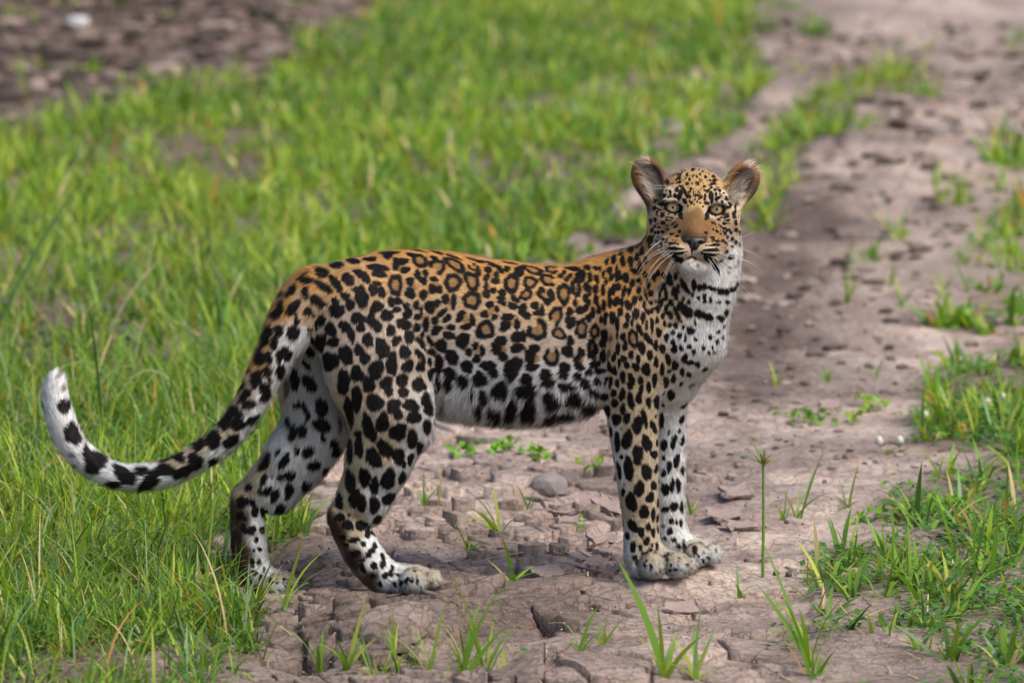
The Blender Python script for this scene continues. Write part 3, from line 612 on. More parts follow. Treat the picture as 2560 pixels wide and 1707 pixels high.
# small freckles on the paws
PX_, PY_ = proj(BV)
pc = np.nonzero((vis < 0.1) & (((PY_ > 1385) & (PX_ > 1570) & (PX_ < 1740)) | ((PY_ > 1352) & (PX_ > 1725)) | ((PY_ > 1415) & (PX_ > 985) & (PX_ < 1110)) | ((PY_ > 1425) & (PX_ > 675) & (PX_ < 750))))[0]
for i in RNG.permutation(pc)[:170]:
    n = BN[i]; u = np.cross(n, [0, 0, 1.0]); u /= np.linalg.norm(u) + 1e-6; v = np.cross(n, u)
    r = RNG.uniform(2.0, 4.2) * PXM
    add_spot(BV[i], n, u * r, v * r * RNG.uniform(.8, 1.6), 'w' if RNG.random() < .5 else 'd')
# the side turned away gets spots of the same kind at the same spacing
cand = np.nonzero((vis > 0.12) & (hw < 0.5))[0]
cand = RNG.permutation(cand)[:6000]
cen = [s[0] for s in SP]
cen_np = np.array(cen)
for i in cand:
    p = BV[i]
    sp = 0.024 if fln[i] < 0.0105 else 0.034
    if ((cen_np - p) ** 2).sum(1).min() < sp * sp: continue
    n = BN[i]; u = np.cross(n, [0, 0, 1.0]); u /= np.linalg.norm(u) + 1e-6; v = np.cross(n, u)
    r = sp * RNG.uniform(0.30, 0.42)
    add_spot(p, n, u * r, v * r * RNG.uniform(0.9, 1.3), 'r' if (sp > 0.03 and RNG.random() < 0.4) else 's')
    cen_np = np.vstack([cen_np, p])

def coat(P):
    col = base_coat(P)
    dark = np.zeros(len(P)); brown = np.zeros(len(P)); dkb = np.zeros(len(P))
    order = np.argsort(P[:, 0]); xs = P[order, 0]
    for c, n, u, v, kind, ph, am, gap, rr in SP:
        R = max(np.linalg.norm(u), np.linalg.norm(v)) * 1.5
        i0, i1 = np.searchsorted(xs, (c[0] - R, c[0] + R))
        idx = order[i0:i1]
        if len(idx) == 0: continue
        d = P[idx] - c
        m = (np.abs(d[:, 1]) < R + 0.01) & (np.abs(d[:, 2]) < R)
        idx = idx[m]; d = d[m]
        if len(idx) == 0: continue
        uu, uv, vv = u @ u, u @ v, v @ v
        det = uu * vv - uv * uv + 1e-15
        du, dv = d @ u, d @ v
        a = (du * vv - dv * uv) / det; b = (dv * uu - du * uv) / det
        th = np.arctan2(b, a)
        dn = np.abs(d @ n)
        r = np.sqrt(a * a + b * b) * (1 + am[0] * np.sin(2 * th + ph[0]) + am[1] * np.sin(3 * th + ph[1]) + am[2] * np.sin(6 * th + ph[2]))
        okk = dn < max(0.6 * R, 0.012)
        mk = sstep(1.14, 0.92, r) * okk
        if kind == 'r':
            inner = sstep(0.54, 0.36, r) * okk
            g = np.cos(th - gap); ga = sstep(0.80, 0.97, g) * (rr > 0.62)
            mk = mk * (1 - inner) * (1 - ga * sstep(0.3, 0.5, r))
            brown[idx] = np.maximum(brown[idx], inner * 0.95)
        elif kind == 'b':
            brown[idx] = np.maximum(brown[idx], mk * 0.9); continue
        elif kind == 'd':
            dkb[idx] = np.maximum(dkb[idx], sstep(1.15, 0.55, r) * okk * 0.8); continue
        elif kind == 'w':
            mk = sstep(1.3, 0.5, r) * okk * 0.75
        dark[idx] = np.maximum(dark[idx], mk)
    col = col * (1 - brown[:, None]) + np.array([0.30, 0.165, 0.065]) * brown[:, None]
    col = col * (1 - dkb[:, None]) + np.array([0.05, 0.03, 0.022]) * dkb[:, None]
    col = col * (1 - dark[:, None]) + np.array([0.010, 0.0085, 0.009]) * dark[:, None]
    # black skin round the eyes, with the dark line to the inner corner
    L = (P - HC) @ HA.T / PXM
    for ex, ez in EYES:
        s = 1 if ex > 0 else -1
        a = math.radians(-s * 9)
        x = L[:, 0] - (ex - s); z = L[:, 2] - (ez - 1.0)
        xr = x * math.cos(a) - z * math.sin(a); zr = x * math.sin(a) + z * math.cos(a)
        e = np.sqrt((xr / 21.0) ** 2 + (zr / 14.5) ** 2)
        m = sstep(1.22, 1.04, e) * np.where(zr > 9, 0.35, 1.0) * (L[:, 1] > -40)
        m = np.maximum(m, sstep(1.2, 0.8, np.sqrt(((xr - s * 25) / 12.0) ** 2 + ((zr - 2) / 5.0) ** 2)) * (L[:, 1] > -40))
        col = col * (1 - m[:, None]) + np.array([0.009, 0.008, 0.008]) * m[:, None]
    return col

M_skin = attr_color_mat('coat_skin', rough=0.85, spec=0.1)
M_fur = attr_color_mat('coat_fur', rough=0.62, spec=0.16, normal_attr='skin_n')
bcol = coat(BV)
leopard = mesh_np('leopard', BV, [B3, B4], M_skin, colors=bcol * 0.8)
tag(leopard, 'spotted leopard standing side-on on the cracked mud with its head turned to look this way', 'leopard')

# ---------------- nose
NP = len(PR)
PRS = PR; PR = []
def hell2(*a, **k): hell(*a, **k)
hell(0, 85, -82, 24, 12, 11, k=6); hell(0, 90, -93, 13, 10, 14, k=8)
for s in (-1, 1):
    hell(s * 19, 84, -84, 12, 10, 10, k=6)
    hell(s * 27, 76, -78, 5, 8, 9, k=4, A=hrot(s * 20))
for s in (-1, 1):
    hell(s * 14, 96, -88, 6.5, 7, 3.6, k=3, A=hrot(s * -22), op='sub')
hell(0, 98, -104, 1.6, 6, 16, k=2, op='sub')
nlo = np.min([p['lo'] for p in PR], 0) - 0.004; nhi = np.max([p['hi'] for p in PR], 0) + 0.004
nr = 0.0011
ng = [np.arange(nlo[i], nhi[i], nr) for i in range(3)]
NX, NY, NZ = np.meshgrid(*ng, indexing='ij')
NFD = np.full(NX.shape, 1.0)
for p in PR: NFD = blend(NFD, pdist(p, NX, NY, NZ), p)
nv, nf = surface_nets(NFD, nlo, nr)
M_nose = plain_mat('nose_leather', (0.014, 0.010, 0.0115), rough=0.42, spec=0.4, noise=0.3, scale=400, bump=0.0006)
mesh_np('nose', nv, nf, M_nose, leopard)
NOSE = PR; PR = PRS
def nose_d(P):
    D = np.full(len(P), 1.0)
    for p in NOSE:
        if p['op'] == 'add': D = np.minimum(D, pdist(p, P[:, 0], P[:, 1], P[:, 2]))
    return D

# ---------------- eyes
m, n, l, b = new_mat('eye_iris')
tc = n.new('ShaderNodeTexCoord'); ns = n.new('ShaderNodeTexNoise')
ns.inputs['Scale'].default_value = 700; ns.inputs['Detail'].default_value = 4
l.new(tc.outputs['Object'], ns.inputs['Vector'])
rp = n.new('ShaderNodeValToRGB')
rp.color_ramp.elements[0].color = (0.24, 0.18, 0.075, 1); rp.color_ramp.elements[1].color = (0.52, 0.43, 0.21, 1)
rp.color_ramp.elements[0].position = 0.3; rp.color_ramp.elements[1].position = 0.7
l.new(ns.outputs[0], rp.inputs[0]); l.new(rp.outputs[0], b.inputs['Base Color'])
b.inputs['Roughness'].default_value = 0.25; b.inputs['Coat Weight'].default_value = 0.12; b.inputs['Specular IOR Level'].default_value = 0.25; b.inputs['Coat Roughness'].default_value = 0.05
M_iris = m
M_dark = plain_mat('eye_dark', (0.008, 0.007, 0.007), rough=0.12, spec=0.5)
def cap(radius, a0, a1, ns=28, nr=4):
    """ring of a sphere facing the viewer between polar angles a0 and a1"""
    vs_, fs = [], []
    for i in range(nr + 1):
        a = a0 + (a1 - a0) * i / nr
        for j in range(ns):
            t = 2 * math.pi * j / ns
            vs_.append(HR * (radius * math.sin(a) * math.cos(t)) + HU * (radius * math.sin(a) * math.sin(t)) + HF * (radius * math.cos(a)))
    for i in range(nr):
        for j in range(ns):
            fs.append((i * ns + j, i * ns + (j + 1) % ns, (i + 1) * ns + (j + 1) % ns, (i + 1) * ns + j))
    return np.array(vs_), np.array(fs)
for ex, ez in EYES:
    c = H(ex, -15, ez - 1.5)
    R = 23 * PXM
    v, f = cap(R, 0.02, math.pi - 0.02, 32, 18)
    eye = mesh_np('eye', v, f, M_dark, leopard); eye.location = c
    v, f = cap(R * 1.012, 0.13, 0.76, 36, 8)
    mesh_np('iris', v, f, M_iris, eye)
    v, f = cap(R * 1.014, 0.004, 0.17, 24, 4)
    mesh_np('pupil', v, f, M_dark, eye)

# ---------------- fur
def hairs(n, weight, rng):
    a, b_, c_ = BV[TRI[:, 0]], BV[TRI[:, 1]], BV[TRI[:, 2]]
    area = 0.5 * np.linalg.norm(np.cross(b_ - a, c_ - a), axis=1) * weight
    t = rng.choice(len(TRI), n, p=area / area.sum())
    r1 = np.sqrt(rng.random(n)); r2 = rng.random(n)
    w = np.stack([1 - r1, r1 * (1 - r2), r1 * r2], 1)
    ii = TRI[t]
    mix = lambda A: (A[ii] * (w[:, :, None] if A.ndim == 2 else w)).sum(1)
    return mix(BV), mix(BN), mix(flo), mix(fln), mix(flf), mix(hw)
tv = vis[TRI].mean(1); th_ = hw[TRI].mean(1)
wgt = np.where(tv < 0.25, 1.0, 0.30) * (1 + 2.6 * (th_ > 0.5))
NH_ = 330000
P, N, FLW, LEN, LIFT, HW = hairs(NH_, wgt, RNG)
N /= np.linalg.norm(N, axis=1)[:, None] + 1e-9
L = (P - HC) @ HA.T / PXM
keep = np.ones(NH_, bool)
for ex, ez in EYES:
    s = 1 if ex > 0 else -1
    keep &= ~((((L[:, 0] - ex + s) / 20.5) ** 2 + ((L[:, 2] - ez + 1) / 14.5) ** 2 < 1) & (L[:, 1] > -40))
keep &= nose_d(P) > 0.0012
P, N, FLW, LEN, LIFT, HW, L = (q[keep] for q in (P, N, FLW, LEN, LIFT, HW, L))
n = len(P)
# long pale hair in the ears, short hair on the muzzle and round the eyes
earp = np.zeros(n, bool)
for s in (-1, 1):
    A = hrot(s * 27, s * -18)
    q = (P - H(s * 112, -52, 62)) @ A.T / PXM
    inn = (np.abs(q[:, 0]) < 26) & (np.abs(q[:, 2]) < 52) & (N @ HF > -0.2) & (HW > 0.5)
    pick = inn & (RNG.random(n) < 0.30) & (q[:, 0] * s < 12)
    LEN = np.where(pick, 0.026, LEN); LIFT = np.where(pick, 0.7, LIFT)
    earp |= pick
    d_ = HR * (s * 0.75) + HU * 0.45 + HF * 0.25
    FLW = np.where(pick[:, None], d_, FLW)
LEN = LEN * RNG.uniform(0.65, 1.2, n)
clump = np.stack([fbm((P[:, 0] + 0.6 * P[:, 1]) * 70, P[:, 2] * 70, 200 + k, 2) - 0.5 for k in range(3)], 1)
FLW = FLW + RNG.normal(0, 0.14, (n, 3)) + clump * (0.40 + 0.9 * (LEN > 0.02))[:, None]
FLW -= N * (FLW * N).sum(1)[:, None]
FLW /= np.linalg.norm(FLW, axis=1)[:, None] + 1e-9
colr = coat(P + FLW * (LEN * 0.55)[:, None])     # a hair shows its colour over its outer half
colr[earp] = np.array([0.80, 0.67, 0.54]) * (0.45 + 0.6 * RNG.random(earp.sum()))[:, None]
la = LIFT * RNG.uniform(0.5, 1.5, n) * (0.7 + 1.2 * (clump[:, 0] + 0.5))
d0 = FLW * np.cos(la)[:, None] + N * np.sin(la)[:, None]
d1 = FLW * np.cos(la * 0.45)[:, None] + N * np.sin(la * 0.45)[:, None] + np.array([0, 0, -0.15]) * (LEN > 0.02)[:, None]
wv = np.cross(d0, N); wv /= np.linalg.norm(wv, axis=1)[:, None] + 1e-9
wv = wv * math.cos(0.3) + N * RNG.normal(0, 0.3, n)[:, None]
wid = np.where(LEN > 0.02, 0.00042, 0.00050) * np.where(HW > 0.5, 0.62, 1.0) * RNG.uniform(0.7, 1.2, n)
R0 = P - N * 0.0008
MID = R0 + d0 * (LEN * 0.5)[:, None]
TIP = MID + d1 * (LEN * 0.5)[:, None]
V5 = np.stack([R0 - wv * wid[:, None], R0 + wv * wid[:, None], MID + wv * (wid * 0.8)[:, None], MID - wv * (wid * 0.8)[:, None], TIP], 1).reshape(-1, 3)
i5 = np.arange(n) * 5
FQ = np.stack([i5, i5 + 1, i5 + 2, i5 + 3], 1); FT = np.stack([i5 + 3, i5 + 2, i5 + 4], 1)
jit = (RNG.uniform(0.78, 1.18, n) * (0.88 + 0.24 * fbm((P[:, 0] + P[:, 1]) * 95, P[:, 2] * 95, 5, 2)))[:, None]
hsp = np.where(HW > 0.5, 0.72 + 0.56 * fbm(L[:, 0] * 0.22, L[:, 2] * 0.22 + L[:, 1] * 0.1, 77, 2), 1.0)
jit = jit * hsp[:, None]
HC5 = np.repeat(np.clip(colr * jit, 0, 0.9), 5, 0)
sn = N + d0 * 0.25 + RNG.normal(0, 0.18, (n, 3)); sn /= np.linalg.norm(sn, axis=1)[:, None]
fur = mesh_np('fur', V5, [FQ, FT], M_fur, leopard, colors=HC5, attrs={'skin_n': np.repeat(sn, 5, 0)})
tag(fur, kind='stuff')

# ---------------- whiskers
M_whisk = plain_mat('whisker_hair', (0.66, 0.63, 0.58), rough=0.4, spec=0.3)
def tube(pts, r0, r1, ns=5):
    pts = np.asarray(pts); vs_, fs = [], []
    for i, p in enumerate(pts):
        t = pts[min(i + 1, len(pts) - 1)] - pts[max(i - 1, 0)]; t /= np.linalg.norm(t) + 1e-9
        a = np.cross(t, [0.3, 0.5, 0.8]); a /= np.linalg.norm(a); b2 = np.cross(t, a)
        r = r0 + (r1 - r0) * i / (len(pts) - 1)
        for j in range(ns):
            g = 2 * math.pi * j / ns
            vs_.append(p + (a * math.cos(g) + b2 * math.sin(g)) * r)
    for i in range(len(pts) - 1):
        for j in range(ns):
            fs.append((i * ns + j, i * ns + (j + 1) % ns, (i + 1) * ns + (j + 1) % ns, (i + 1) * ns + j))
    return np.array(vs_), np.array(fs)
def bez(p0, p1, p2, n=9):
    t = np.linspace(0, 1, n)[:, None]
    return (1 - t) ** 2 * p0 + 2 * t * (1 - t) * p1 + t * t * p2
# start, bend and tip in source px
WH = [((1662, 620), (1600, 635), (1582, 728)), ((1664, 626), (1615, 640), (1588, 690)), ((1668, 628), (1620, 660), (1592, 762)), ((1676, 632), (1622, 655), (1586, 735)), ((1684, 634), (1635, 660), (1600, 740)),
      ((1664, 648), (1625, 680), (1607, 742)), ((1684, 644), (1650, 690), (1637, 760)), ((1688, 646), (1662, 680), (1640, 752)), ((1655, 600), (1615, 625), (1590, 675)), ((1650, 604), (1628, 612), (1608, 650)), ((1690, 655), (1686, 670), (1672, 682)),
      ((1790, 628), (1840, 645), (1900, 664)), ((1795, 632), (1850, 650), (1890, 655)), ((1785, 640), (1835, 690), (1874, 735)), ((1790, 636), (1850, 670), (1884, 712)), ((1780, 646), (1815, 690), (1830, 748)), ((1775, 650), (1800, 690), (1822, 726)), ((1795, 620), (1850, 595), (1888, 578)), ((1800, 622), (1855, 610), (1902, 646)), ((1770, 646), (1782, 665), (1781, 678)), ((1798, 628), (1850, 640), (1898, 672)), ((1788, 642), (1830, 665), (1842, 676)),
      ((1679, 470), (1650, 456), (1608, 474)), ((1679, 476), (1655, 465), (1612, 478)), ((1788, 460), (1815, 436), (1846, 432))]
for a, b2, c in WH:
    h = BVH.ray_cast(Vector(CAM), Vector(ray(*a)))
    if h[0] is None: continue
    p0 = np.array(h[0][:]); y0 = p0[1]
    pts = bez(p0, W(*b2, y0 - 0.028), W(*c, y0 - 0.012), 10)
    v, f = tube(pts, 0.00030, 0.00012)
    mesh_np('whisker', v, f, M_whisk, leopard)
# ================================================================== ground
DS = 2560.0 / 2352.0            # layout notes below are in the 2352-px reading of the photograph
def pip(poly, x, y):
    poly = np.array(poly, float); ins = np.zeros(np.shape(x), bool)
    x1, y1 = poly[-1]
    for x2, y2 in poly:
        c = ((y1 > y) != (y2 > y)) & (x < (x2 - x1) * (y - y1) / (y2 - y1 + 1e-12) + x1)
        ins ^= c
        x1, y1 = x2, y2
    return ins
def dpx(P):
    a, b = proj(P)
    return a / DS, b / DS

PAWS = []
for x, z, y in ((1640, 1445, -0.055), (1700, 1441, -0.04), (1606, 1440, -0.02), (1750, 1412, 0.08), (1695, 1408, 0.10), (1040, 1487, -0.20), (962, 1482, -0.165), (1075, 1474, -0.18), (640, 1486, -0.03), (700, 1488, -0.06)):
    PAWS.append(W(x, z, y))
# lumps and hollows: centre, half sizes (reading px), height in metres
LUMPS = [(835, 1455, 130, 50, .055), (1010, 1432, 120, 40, .045), (1290, 1568, 170, 45, .04), (690, 1500, 75, 36, -.06), (1256, 1452, 16, 50, -.035), (1500, 1500, 230, 22, .022),
         (1565, 1415, 60, 12, -.022), (760, 1290, 60, 30, .04), (870, 1330, 70, 22, .03), (620, 1275, 50, 16, -.03), (1180, 1395, 90, 22, .018), (1400, 1400, 90, 26, .02), (1120, 1480, 80, 26, .020),
         (2100, 1250, 260, 26, .03), (1620, 1210, 60, 10, .014), (1700, 1180, 120, 10, .02), (1790, 620, 160, 60, -.05), (1730, 760, 120, 50, -.04), (1950, 480, 180, 26, .06), (2000, 400, 200, 20, .06), (2200, 330, 200, 14, .05), (2100, 250, 200, 14, .05),
         (200, 60, 420, 60, .07), (520, 40, 200, 50, .05), (1780, 60, 160, 40, .04), (1650, 1540, 120, 16, .02), (1950, 1480, 150, 20, .02), (930, 1245, 60, 14, -.014), (1310, 1180, 70, 16, -.012), (1660, 1000, 150, 30, -.02)]

def base_h(X, Y):
    P = np.stack([X, Y, np.zeros_like(X)], -1)
    near = Y > -6
    h = 0.018 * (fbm(X * 2.2 + 9, Y * 1.4, 1, 3) - 0.5) * 2 + 0.008 * (fbm(X * 9, Y * 7, 2, 3) - 0.5) * 2
    q = P.reshape(-1, 3).copy(); q[:, 1] = np.maximum(q[:, 1], -6)
    dx, dy = dpx(q); dx = dx.reshape(X.shape); dy = dy.reshape(X.shape)
    for cx, cy, rx, ry, a in LUMPS:
        e = ((dx - cx) / rx) ** 2 + ((dy - cy) / ry) ** 2
        h = h + np.where(near, a * np.exp(-e * 1.1), 0)
    return h
PAWW = []
def ground_h(X, Y):
    X = np.asarray(X, float); Y = np.asarray(Y, float)
    h = base_h(X, Y)
    num = 0; den = 0; mx = np.zeros_like(X)
    for p, c in zip(PAWS, PAWW):
        e = np.exp(-(((X - p[0]) / 0.085) ** 2 + ((Y - p[1]) / 0.085) ** 2))
        num = num + e * e * c; den = den + e * e; mx = np.maximum(mx, e)
    if len(PAWW): h = h + mx * num / (den + 1e-12)
    return h
pw = [p[2] - base_h(np.array([p[0]]), np.array([p[1]]))[0] for p in PAWS]
PAWW = pw
def gz(x, y):
    return float(ground_h(np.array([x]), np.array([y]))[0])

def on_ground(px, py):
    """ground point seen at a reading pixel (the bumpy ground, not the level plane)"""
    z = 0.0
    for _ in range(6):
        p = Gp(px * DS, py * DS, z); z = gz(p[0], p[1])
    return np.array([p[0], p[1], z])

def voro(X, Y, s, seed, stretch=1.0):
    """distance to the crack between irregular cells, cell id hash and offset from the cell seed"""
    x = X / s; y = Y / (s * stretch)
    wx = (fbm(x * 1.3, y * 1.3, seed + 5, 2) - 0.5) * 0.7; wy = (fbm(x * 1.3 + 7, y * 1.3 + 3, seed + 6, 2) - 0.5) * 0.7
    x = x + wx; y = y + wy
    xi = np.floor(x).astype(np.int64); yi = np.floor(y).astype(np.int64)
    def hsh(i, j, k):
        n = (i * 374761393 + j * 668265263 + (seed + k) * 974711) & 0xffffffff
        n = ((n ^ (n >> 13)) * 1274126177) & 0xffffffff
        return ((n ^ (n >> 16)) & 0xffff) / 65535.0
    f1 = np.full(x.shape, 9.0); f2 = np.full(x.shape, 9.0); ax = np.zeros(x.shape); ay = np.zeros(x.shape); cid = np.zeros(x.shape); tid = np.zeros(x.shape)
    for i in (-1, 0, 1):
        for j in (-1, 0, 1):
            cx = xi + i; cy = yi + j
            sx = cx + 0.1 + 0.8 * hsh(cx, cy, 1); sy = cy + 0.1 + 0.8 * hsh(cx, cy, 2)
            d = np.sqrt((x - sx) ** 2 + (y - sy) ** 2)
            c = d < f1
            f2 = np.where(c, f1, np.minimum(f2, d)); f1 = np.where(c, d, f1)
            ax = np.where(c, x - sx, ax); ay = np.where(c, y - sy, ay)
            cid = np.where(c, hsh(cx, cy, 3), cid); tid = np.where(c, hsh(cx, cy, 4), tid)
    return f2 - f1, cid, tid, ax, ay, f1

# --- where the grass grows (reading px)
GRASS = [([(-80, 290), (120, 250), (300, 235), (430, 190), (620, 185), (760, 100), (900, 10), (960, -80), (1670, -80), (1735, 60), (1765, 140), (1710, 200), (1695, 300), (1610, 350), (1530, 430), (1500, 520), (1400, 570), (1100, 600), (900, 700), (790, 880), (730, 1000), (640, 1100), (570, 1150), (510, 1200), (480, 1260), (520, 1330), (540, 1410), (590, 1450), (600, 1490), (520, 1560), (480, 1680), (-80, 1680)], 1.0),
         ([(1890, 180), (2000, 180), (1995, 280), (1900, 340), (1830, 380), (1800, 520), (1740, 535), (1720, 440), (1690, 360), (1780, 290)], 0.9),
         ([(1880, 640), (2000, 560), (2130, 450), (2400, 320), (2400, 720), (2200, 745), (1930, 710)], 0.30),
         ([(2200, 560), (2400, 420), (2400, 700), (2220, 720)], 0.55), ([(2050, 130), (2140, 110), (2130, 220), (2030, 260)], 0.6), ([(2250, 320), (2400, 300), (2400, 400), (2280, 400)], 0.6), ([(2180, 150), (2400, 60), (2400, 180), (2250, 200)], 0.25),
         ([(2150, 885), (2400, 780), (2400, 1040), (2100, 990)], 0.7), ([(2010, 1185), (2080, 1100), (2400, 1020), (2400, 1200), (2150, 1215)], 0.75),
         ([(1870, 1300), (1960, 1250), (2200, 1240), (2400, 1150), (2400, 1680), (1760, 1680), (1730, 1540), (1840, 1430)], 0.55),
         ([(540, 1500), (1740, 1480), (1740, 1680), (480, 1680)], 0.15), ([(560, 1150), (690, 1160), (760, 1215), (700, 1245), (560, 1240)], 0.6),
         ([(2150, 700), (2400, 690), (2400, 760), (2160, 760)], 0.6), ([(1880, 880), (2250, 860), (2250, 930), (1800, 930)], 0.14), ([(-80, -80), (900, -80), (700, 180), (-80, 300)], 0.22), ([(1700, -80), (1900, -80), (2000, 120), (1760, 180)], 0.25), ([(1960, 240), (2400, 120), (2400, 300), (2000, 420)], 0.05)]
BARE = [(330, 1545, 90, 25), (470, 1270, 70, 40), (60, 1330, 60, 40), (250, 1230, 60, 25), (430, 1500, 60, 30), (1350, 555, 110, 22), (1440, 470, 60, 20), (1560, 330, 60, 30), (620, 60, 60, 40), (1620, 200, 40, 25)]
gm_x = np.arange(-100, 2460, 8.0); gm_y = np.arange(-200, 1700, 8.0)
GMX, GMY = np.meshgrid(gm_x, gm_y, indexing='ij')
GMAP = np.zeros(GMX.shape)
for poly, d in GRASS: GMAP = np.maximum(GMAP, pip(poly, GMX, GMY) * d)
for _ in range(8):
    q = np.pad(GMAP, 1, mode='edge'); GMAP = sum(q[i:i + GMAP.shape[0], j:j + GMAP.shape[1]] for i in range(3) for j in range(3)) / 9
def grass_at(X, Y):
    P = np.stack([X, np.maximum(Y, -3.5), np.zeros_like(X)], -1).reshape(-1, 3)
    dx, dy = dpx(P)
    dx = dx + 150 * (fbm(dx / 90, dy / 50, 401, 3) - 0.5); dy = dy + 110 * (fbm(dx / 90 + 9, dy / 50 + 5, 402, 3) - 0.5)
    i = np.clip(((dx + 100) / 8).astype(int), 0, len(gm_x) - 1); j = np.clip(((dy + 200) / 8).astype(int), 0, len(gm_y) - 1)
    g = GMAP[i, j]
    for bx, by, rx, ry in BARE: g = g * (1 - 0.9 * np.exp(-(((dx - bx) / rx) ** 2 + ((dy - by) / ry) ** 2) ** 2))
    far = dy < -150
    g = np.where(far, 0.5, g)
    return g.reshape(np.shape(X))

ys = [-2.1]
while ys[-1] < 2.2: ys.append(ys[-1] + 0.0120)
st = 0.0120
while ys[-1] < 22: st *= 1.014; ys.append(ys[-1] + st)
while ys[-1] < 600: st *= 1.5; ys.append(ys[-1] + st)
back = [-2.4, -3, -4, -6, -9, -14, -25, -60, -200]
ys = np.array(back[::-1] + ys)
us = np.concatenate([[-300, -80, -25, -9, -4, -2.2, -1.6, -1.3, -1.15], np.linspace(-1.06, 1.06, 420), [1.15, 1.3, 1.6, 2.2, 4, 9, 25, 80, 300]])
YY, UU = np.meshgrid(ys, us, indexing='ij')
HWD = 1.03 * (1 + np.clip(YY, -2.5, 25) / 11.8)
XX = UU * HWD
HH = ground_h(XX, YY)
fade = np.exp(-np.maximum(np.hypot(XX, YY) - 30, 0) / 30)
HH *= fade
Pg = np.stack([XX, YY, np.zeros_like(XX)], -1).reshape(-1, 3)
vq = Pg.copy(); vq[:, 1] = np.maximum(vq[:, 1], -3.5)
GDX, GDY = [q.reshape(XX.shape) for q in dpx(vq)]
GR = grass_at(XX, YY)
inner = (np.abs(UU) < 1.2) & (YY > -2.6) & (YY < 24)
paw = np.zeros_like(XX)
for p in PAWS: paw = np.maximum(paw, np.exp(-(((XX - p[0]) / 0.05) ** 2 + ((YY - p[1]) / 0.05) ** 2)))
mud = np.clip(1 - GR * 1.3, 0.12, 1) * (1 - 0.8 * paw)
id1 = fbm(XX * 12, YY * 12, 301, 2)
dh = 0.034 * (fbm(XX * 6, YY * 6, 302, 3) - 0.5) + 0.010 * np.abs(fbm(XX * 15, YY * 13, 304, 3) - 0.5) + 0.006 * (fbm(XX * 24, YY * 20, 303, 2) - 0.5)
# farther out: clods and wheel-rut unevenness
dh += sstep(2.5, 6, YY) * 0.11 * (fbm(XX * 2.6, YY * 2.6, 71, 4) - 0.5)
HH = HH + np.where(inner, dh * mud, 0)
HTOP = HH.copy()
PLATE_Y = 6.0
rfm = sstep(0.20, 0.45, np.exp(-((GDX - 1060) / 560) ** 2) * sstep(930, 1060, GDY) + 0.9 * (GDY > 1350) * np.exp(-((GDX - 1060) / 640) ** 2))
plm = np.where(inner, rfm * sstep(0.42, 0.25, GR) * sstep(PLATE_Y, PLATE_Y - 1.5, YY) * (YY > -2.2) * (1 - np.clip(paw * 1.3, 0, 1)), 0)
HH = HH - 0.016 * plm
# soil colours: pale dried silt, darker soil, reddish grit
pale = np.array([0.50, 0.405, 0.355]); darkc = np.array([0.105, 0.076, 0.068]); grit = np.array([0.25, 0.175, 0.145]); cool = np.array([0.25, 0.205, 0.195])
f = fbm(XX * 2.6 + 1, YY * 2.2, 81, 4); f2 = fbm(XX * 11, YY * 9, 82, 3)
f3 = fbm(XX * 2.4 + 3, YY * 1.7 + 8, 83, 4)
colg = pale * np.ones(XX.shape + (1,))
def mixc(c, m): 
    global colg
    colg = colg * (1 - m[..., None]) + c * m[..., None]
mixc(cool, sstep(0.42, 0.68, f) * 0.8)
mixc(grit, sstep(0.50, 0.75, f2) * 0.55)
mixc(cool * 0.85, sstep(0.5, 0.65, id1) * 0.3 * sstep(6, 2, YY))
mixc(darkc * 1.3, sstep(0.52, 0.70, f3) * 0.5 * sstep(0.8, 4, YY) * (1 - 0.55 * sstep(1850, 2050, GDX)))
mixc(darkc * 1.6, sstep(0.55, 0.7, fbm(XX * 6, YY * 6, 84, 3)) * 0.32)
DARK_PATCHES = [(1720, 760, 120, 130, .95), (1800, 600, 140, 90, 1.0), (1910, 510, 140, 50, .9), (1730, 900, 130, 60, .7), (2040, 250, 60, 110, .6), (100, 60, 520, 260, 1.3), (500, 90, 330, 170, 1.1), (300, 200, 300, 60, .6), (1000, 1400, 470, 140, .75), (1650, 560, 90, 60, .5), (1820, 90, 140, 80, .45), (2150, 480, 60, 20, .7), (2140, 395, 40, 16, .6),
        (700, 1490, 120, 60, .7), (660, 1300, 170, 70, .7), (860, 1380, 140, 50, .5), (1250, 1440, 160, 50, .4), (1350, 1340, 160, 40, .3), (2180, 1235, 140, 26, .5), (1000, 1330, 160, 50, .35), (1130, 1460, 120, 40, .4), (1830, 1500, 120, 40, .3), (760, 560, 90, 40, .3), (1250, 1150, 120, 30, .25)]
for cx, cy, rx, ry, a in DARK_PATCHES:  # darkens the bank, the strip behind the chest, hollows and ground round the legs
    e = ((GDX - cx) / rx) ** 2 + ((GDY - cy) / ry) ** 2
    mixc(darkc, np.where(inner, a * np.exp(-e) * (0.6 + 0.8 * f2), 0).clip(0, 0.92))
mixc(grit, sstep(0.48, 0.60, fbm(XX * 9, YY * 7, 86, 3)) * 0.8 * sstep(6, 9, YY) * (GDX < 900))
mixc(np.array([0.11, 0.085, 0.06]), (GR * 0.75).clip(0, 0.8))
nyy, nuu = XX.shape
idx = np.arange(nyy * nuu).reshape(nyy, nuu)
GF = np.stack([idx[:-1, :-1], idx[:-1, 1:], idx[1:, 1:], idx[1:, :-1]], -1).reshape(-1, 4)
m, n, l, b = new_mat('dried_mud')
at = n.new('ShaderNodeAttribute'); at.attribute_name = 'col'
tc = n.new('ShaderNodeTexCoord')
t1n = n.new('ShaderNodeTexNoise'); t1n.inputs['Scale'].default_value = 55; t1n.inputs['Detail'].default_value = 8; t1n.inputs['Roughness'].default_value = 0.7
l.new(tc.outputs['Object'], t1n.inputs['Vector'])
